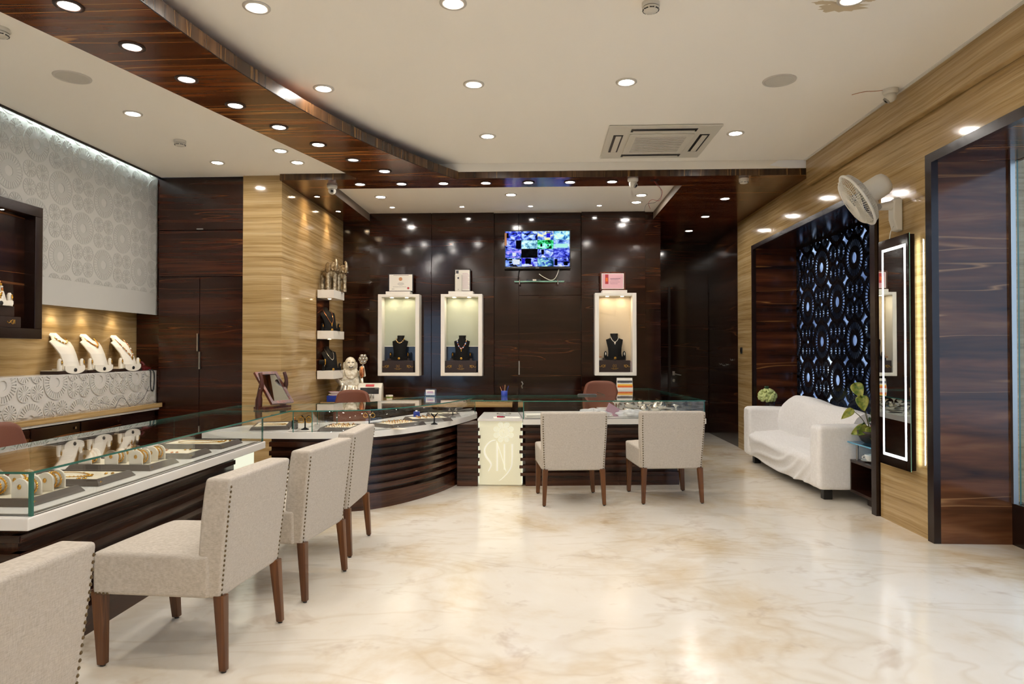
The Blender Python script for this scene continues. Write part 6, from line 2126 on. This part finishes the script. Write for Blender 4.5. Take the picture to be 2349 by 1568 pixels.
MB().box(-0.10, 0.06, 0.0, 0.06, 0.0, 0.004).build('page', 'paper', t, world=False)
rnd = random.Random(3)
def silver_item(u, v, kind, label):
    t = thing(['silver_bowl', 'silver_goblet', 'silver_plate', 'silver_pot', 'silver_lamp'][kind], label, 'silverware', W3(u, v, 0.7025), rnd.random() * 3, 'silverware in the right glass return')
    P = [[(0.03, 0), (0.028, 0.01), (0.052, 0.03), (0.066, 0.06), (0.063, 0.06), (0.048, 0.03), (0.0, 0.016)],
         [(0.03, 0), (0.028, 0.006), (0.007, 0.02), (0.007, 0.055), (0.034, 0.075), (0.038, 0.115), (0.035, 0.115), (0.030, 0.078), (0, 0.068)],
         [(0.05, 0), (0.055, 0.004), (0.085, 0.016), (0.083, 0.018), (0.05, 0.007), (0, 0.006)],
         [(0.03, 0), (0.05, 0.02), (0.055, 0.05), (0.04, 0.08), (0.025, 0.09), (0.033, 0.105), (0.03, 0.105), (0.02, 0.092), (0, 0.09)],
         [(0.035, 0), (0.033, 0.008), (0.010, 0.022), (0.014, 0.04), (0.008, 0.06), (0.014, 0.08), (0.04, 0.095), (0.042, 0.105), (0, 0.10)]][kind]
    MB().lathe(P, 22, cap=False).build('bowl' if kind != 2 else 'plate', 'silver', t, world=False)
    MB().ring((0, 0, P[-3][1] if kind != 2 else 0.0175), P[-3][0], 0.0025, 22, 5).build('rim', rnd.choice(['silver', 'gold', 'silver']), t, world=False)
kinds = ['bowl', 'goblet', 'plate', 'pot', 'lamp stand']
col_ = ['left edge', 'left middle', 'right middle', 'right edge']
row_ = ['first', 'second', 'third', 'fourth', 'fifth', 'sixth']
for r in range(6):
    for c in range(4):
        kd = (2 * r + c * 3 + (r * c) % 2) % 5
        silver_item(1.22 + 0.18 * c + 0.02 * math.sin(r * 2.1), 0.52 + 0.26 * r + 0.03 * math.sin(c * 3), kd,
                    'silver %s in the %s row of the glass return, %s' % (kinds[kd], row_[r], col_[c]))

# ================================================================ PLANTS AND CROCKERY BY THE SOFA
pl = thing('potted_plant', 'dark bowl with variegated leaves on the blue glass side table', 'plant', (3.0, 6.36, 0.567))
px_, py_, pz_ = 3.0, 6.36, 0.5675
MB().lathe([(0.045, 0), (0.075, 0.02), (0.105, 0.075), (0.11, 0.11), (0.10, 0.11), (0.09, 0.095), (0, 0.09)], 24, (px_, py_, pz_), cap=False).build('bowl', 'pot_dark', pl)
def leaf(name, base, tip, width, mat, cup=0.12, stem_from=None, face=(-0.35, -0.9, 0.25)):
    b_, t_ = Vector(base), Vector(tip)
    d = t_ - b_
    L_ = d.length
    d.normalize()
    side = d.cross(Vector(face))
    if side.length < 0.1:
        side = d.cross(Vector((1, 0, 0)))
    side.normalize()
    nrm = side.cross(d)
    def lf(u, v):
        w_ = width * (math.sin(PI * min(1, u ** 0.62)) ** 0.75) * (1.0 - 0.12 * u)
        s = 2 * v - 1
        p = b_ + d * (L_ * u - 0.12 * L_ * (abs(s) ** 2) * (1 - u)) + side * (s * w_ * 0.5) + nrm * (cup * width * (abs(s) ** 1.5 - 0.4) - 0.10 * L_ * u * u)
        return tuple(p)
    o = MB().grid(lf, 12, 8).build(name, mat, pl)
    sd = o.modifiers.new('solid', 'SOLIDIFY')
    sd.thickness = 0.0015
    MB().tube([lf(u / 8, 0.5) for u in range(8)], 0.0016, 4).build('midrib', 'leaf_dark', o)
    if stem_from:
        a = Vector(stem_from)
        mid = (a + b_) / 2 + Vector((0, 0, 0.03))
        MB().tube(crom([a, mid, b_], 5), 0.0032, 5).build('stem', 'stem', pl)
core = (px_, py_, pz_ + 0.10)
leaf('leaf', (px_ - 0.12, py_ + 0.02, 1.10), (px_ - 0.09, py_ - 0.04, 0.98), 0.115, 'leaf_var', 0.12, core)
leaf('leaf', (px_ - 0.09, py_ - 0.03, 0.99), (px_ - 0.08, py_ - 0.06, 0.86), 0.115, 'leaf_var', 0.12, core)
leaf('leaf', (px_ - 0.17, py_ - 0.02, 0.87), (px_ - 0.27, py_ - 0.03, 0.79), 0.075, 'leaf_var', 0.12, core)
for k in range(9):
    a = 2 * PI * k / 9 + 0.2
    r = 0.13 + 0.05 * math.sin(k * 2.7)
    leaf('leaf', (px_ + 0.04 * math.cos(a), py_ + 0.04 * math.sin(a), pz_ + 0.14), (px_ + r * math.cos(a), py_ + r * math.sin(a), pz_ + 0.09 + 0.05 * math.sin(k * 1.9)), 0.10, ['leaf_var', 'leaf_dark', 'leaf_var'][k % 3])
for k in range(14):
    a = 2 * PI * k * 0.381
    rr, zz = 0.05 + 0.07 * ((k * 37) % 10) / 10, 0.75 + 0.022 * k
    c = Vector((px_ + 0.08 + rr * math.cos(a) * 0.8, py_ + rr * math.sin(a), zz))
    leaf('small_leaf', c, c + Vector((0.05 * math.cos(a * 2), 0.05 * math.sin(a * 2), 0.015 * math.sin(k))), 0.05, 'leaf_dark' if k % 2 else 'leaf')
MB().tube(crom([core, (px_ + 0.05, py_, 0.80), (px_ + 0.11, py_ - 0.01, 0.90), (px_ + 0.07, py_, 1.0), (px_ + 0.12, py_, 1.08)]), 0.007, 6).build('vine', 'stem', pl)
for k in range(5):
    MB().ball((px_ + 0.02 + 0.02 * math.cos(k * 1.26), py_ - 0.05 + 0.02 * math.sin(k * 1.26), pz_ + 0.16), (0.02, 0.02, 0.014), 8, 5).build('petal', 'flower_pink', pl)

fv = thing('flower_vase', 'pale green hydrangea head in a glass vase behind the far sofa arm', 'flowers', (3.02, 9.12, 0.567))
vx, vy, vz = 3.02, 9.12, 0.5675
MB().lathe([(0.05, 0), (0.055, 0.01), (0.058, 0.13), (0.065, 0.18), (0.062, 0.18), (0.054, 0.13), (0.05, 0.015), (0, 0.012)], 20, (vx, vy, vz), cap=False).build('vase', 'clear_plastic', fv)
MB().tube([(vx, vy, vz + 0.02), (vx - 0.03, vy - 0.02, vz + 0.22)], 0.006, 6).build('stem', 'stem', fv)
hd = MB()
rnd = random.Random(5)
for k in range(120):
    u, v = rnd.random() * 2 * PI, math.acos(1 - 1.7 * rnd.random())
    hd.ball((vx - 0.05 + 0.105 * math.sin(v) * math.cos(u), vy - 0.03 + 0.105 * math.sin(v) * math.sin(u), vz + 0.25 + 0.085 * math.cos(v)), 0.021, 6, 4)
hd.ball((vx - 0.05, vy - 0.03, vz + 0.25), (0.09, 0.09, 0.07), 12, 8)
stuff(hd.build('flower_head', 'flower_green', fv))
o = MB().grid(lambda u, v: (vx - 0.05 + 0.05 * (u - 0.5), vy + 0.05 * (v - 0.5), vz + 0.34 + 0.04 * math.sin(PI * v)), 4, 6).build('leaf', 'leaf_dark', fv)
o.modifiers.new('solid', 'SOLIDIFY').thickness = 0.002

t = thing('saucer', 'white saucer on the side table under its glass top', 'saucer', (2.98, 6.33, 0.40), 0)
MB().lathe([(0.035, 0), (0.04, 0.004), (0.075, 0.014), (0.073, 0.017), (0.04, 0.008), (0, 0.007)], 24, (2.98, 6.33, 0.4005), cap=False).build('dish', 'porcelain', t)
MB().ring((2.98, 6.33, 0.4165), 0.074, 0.0015, 24, 4).build('rim', 'silver', t)
t = thing('tea_cup', 'white tea cup on the saucer', 'cup', (2.98, 6.33, 0.409), 0)
MB().lathe([(0.022, 0), (0.026, 0.006), (0.040, 0.03), (0.045, 0.06), (0.042, 0.06), (0.036, 0.03), (0, 0.010)], 22, (2.98, 6.33, 0.4085), cap=False).build('bowl', 'porcelain', t)
MB().tube(crom([(2.940, 6.33, 0.455), (2.918, 6.33, 0.452), (2.916, 6.33, 0.436), (2.942, 6.33, 0.43)], 5), 0.004, 6).build('handle', 'porcelain', t)

# small glowing marks need no light sampling of their own; they still glow
for m in bpy.data.materials:
    if m.name.startswith('feed_') or m.name in ('panel_mark', 'panel_light', 'led_dot', 'lens_dim'):
        m.cycles.emission_sampling = 'NONE'
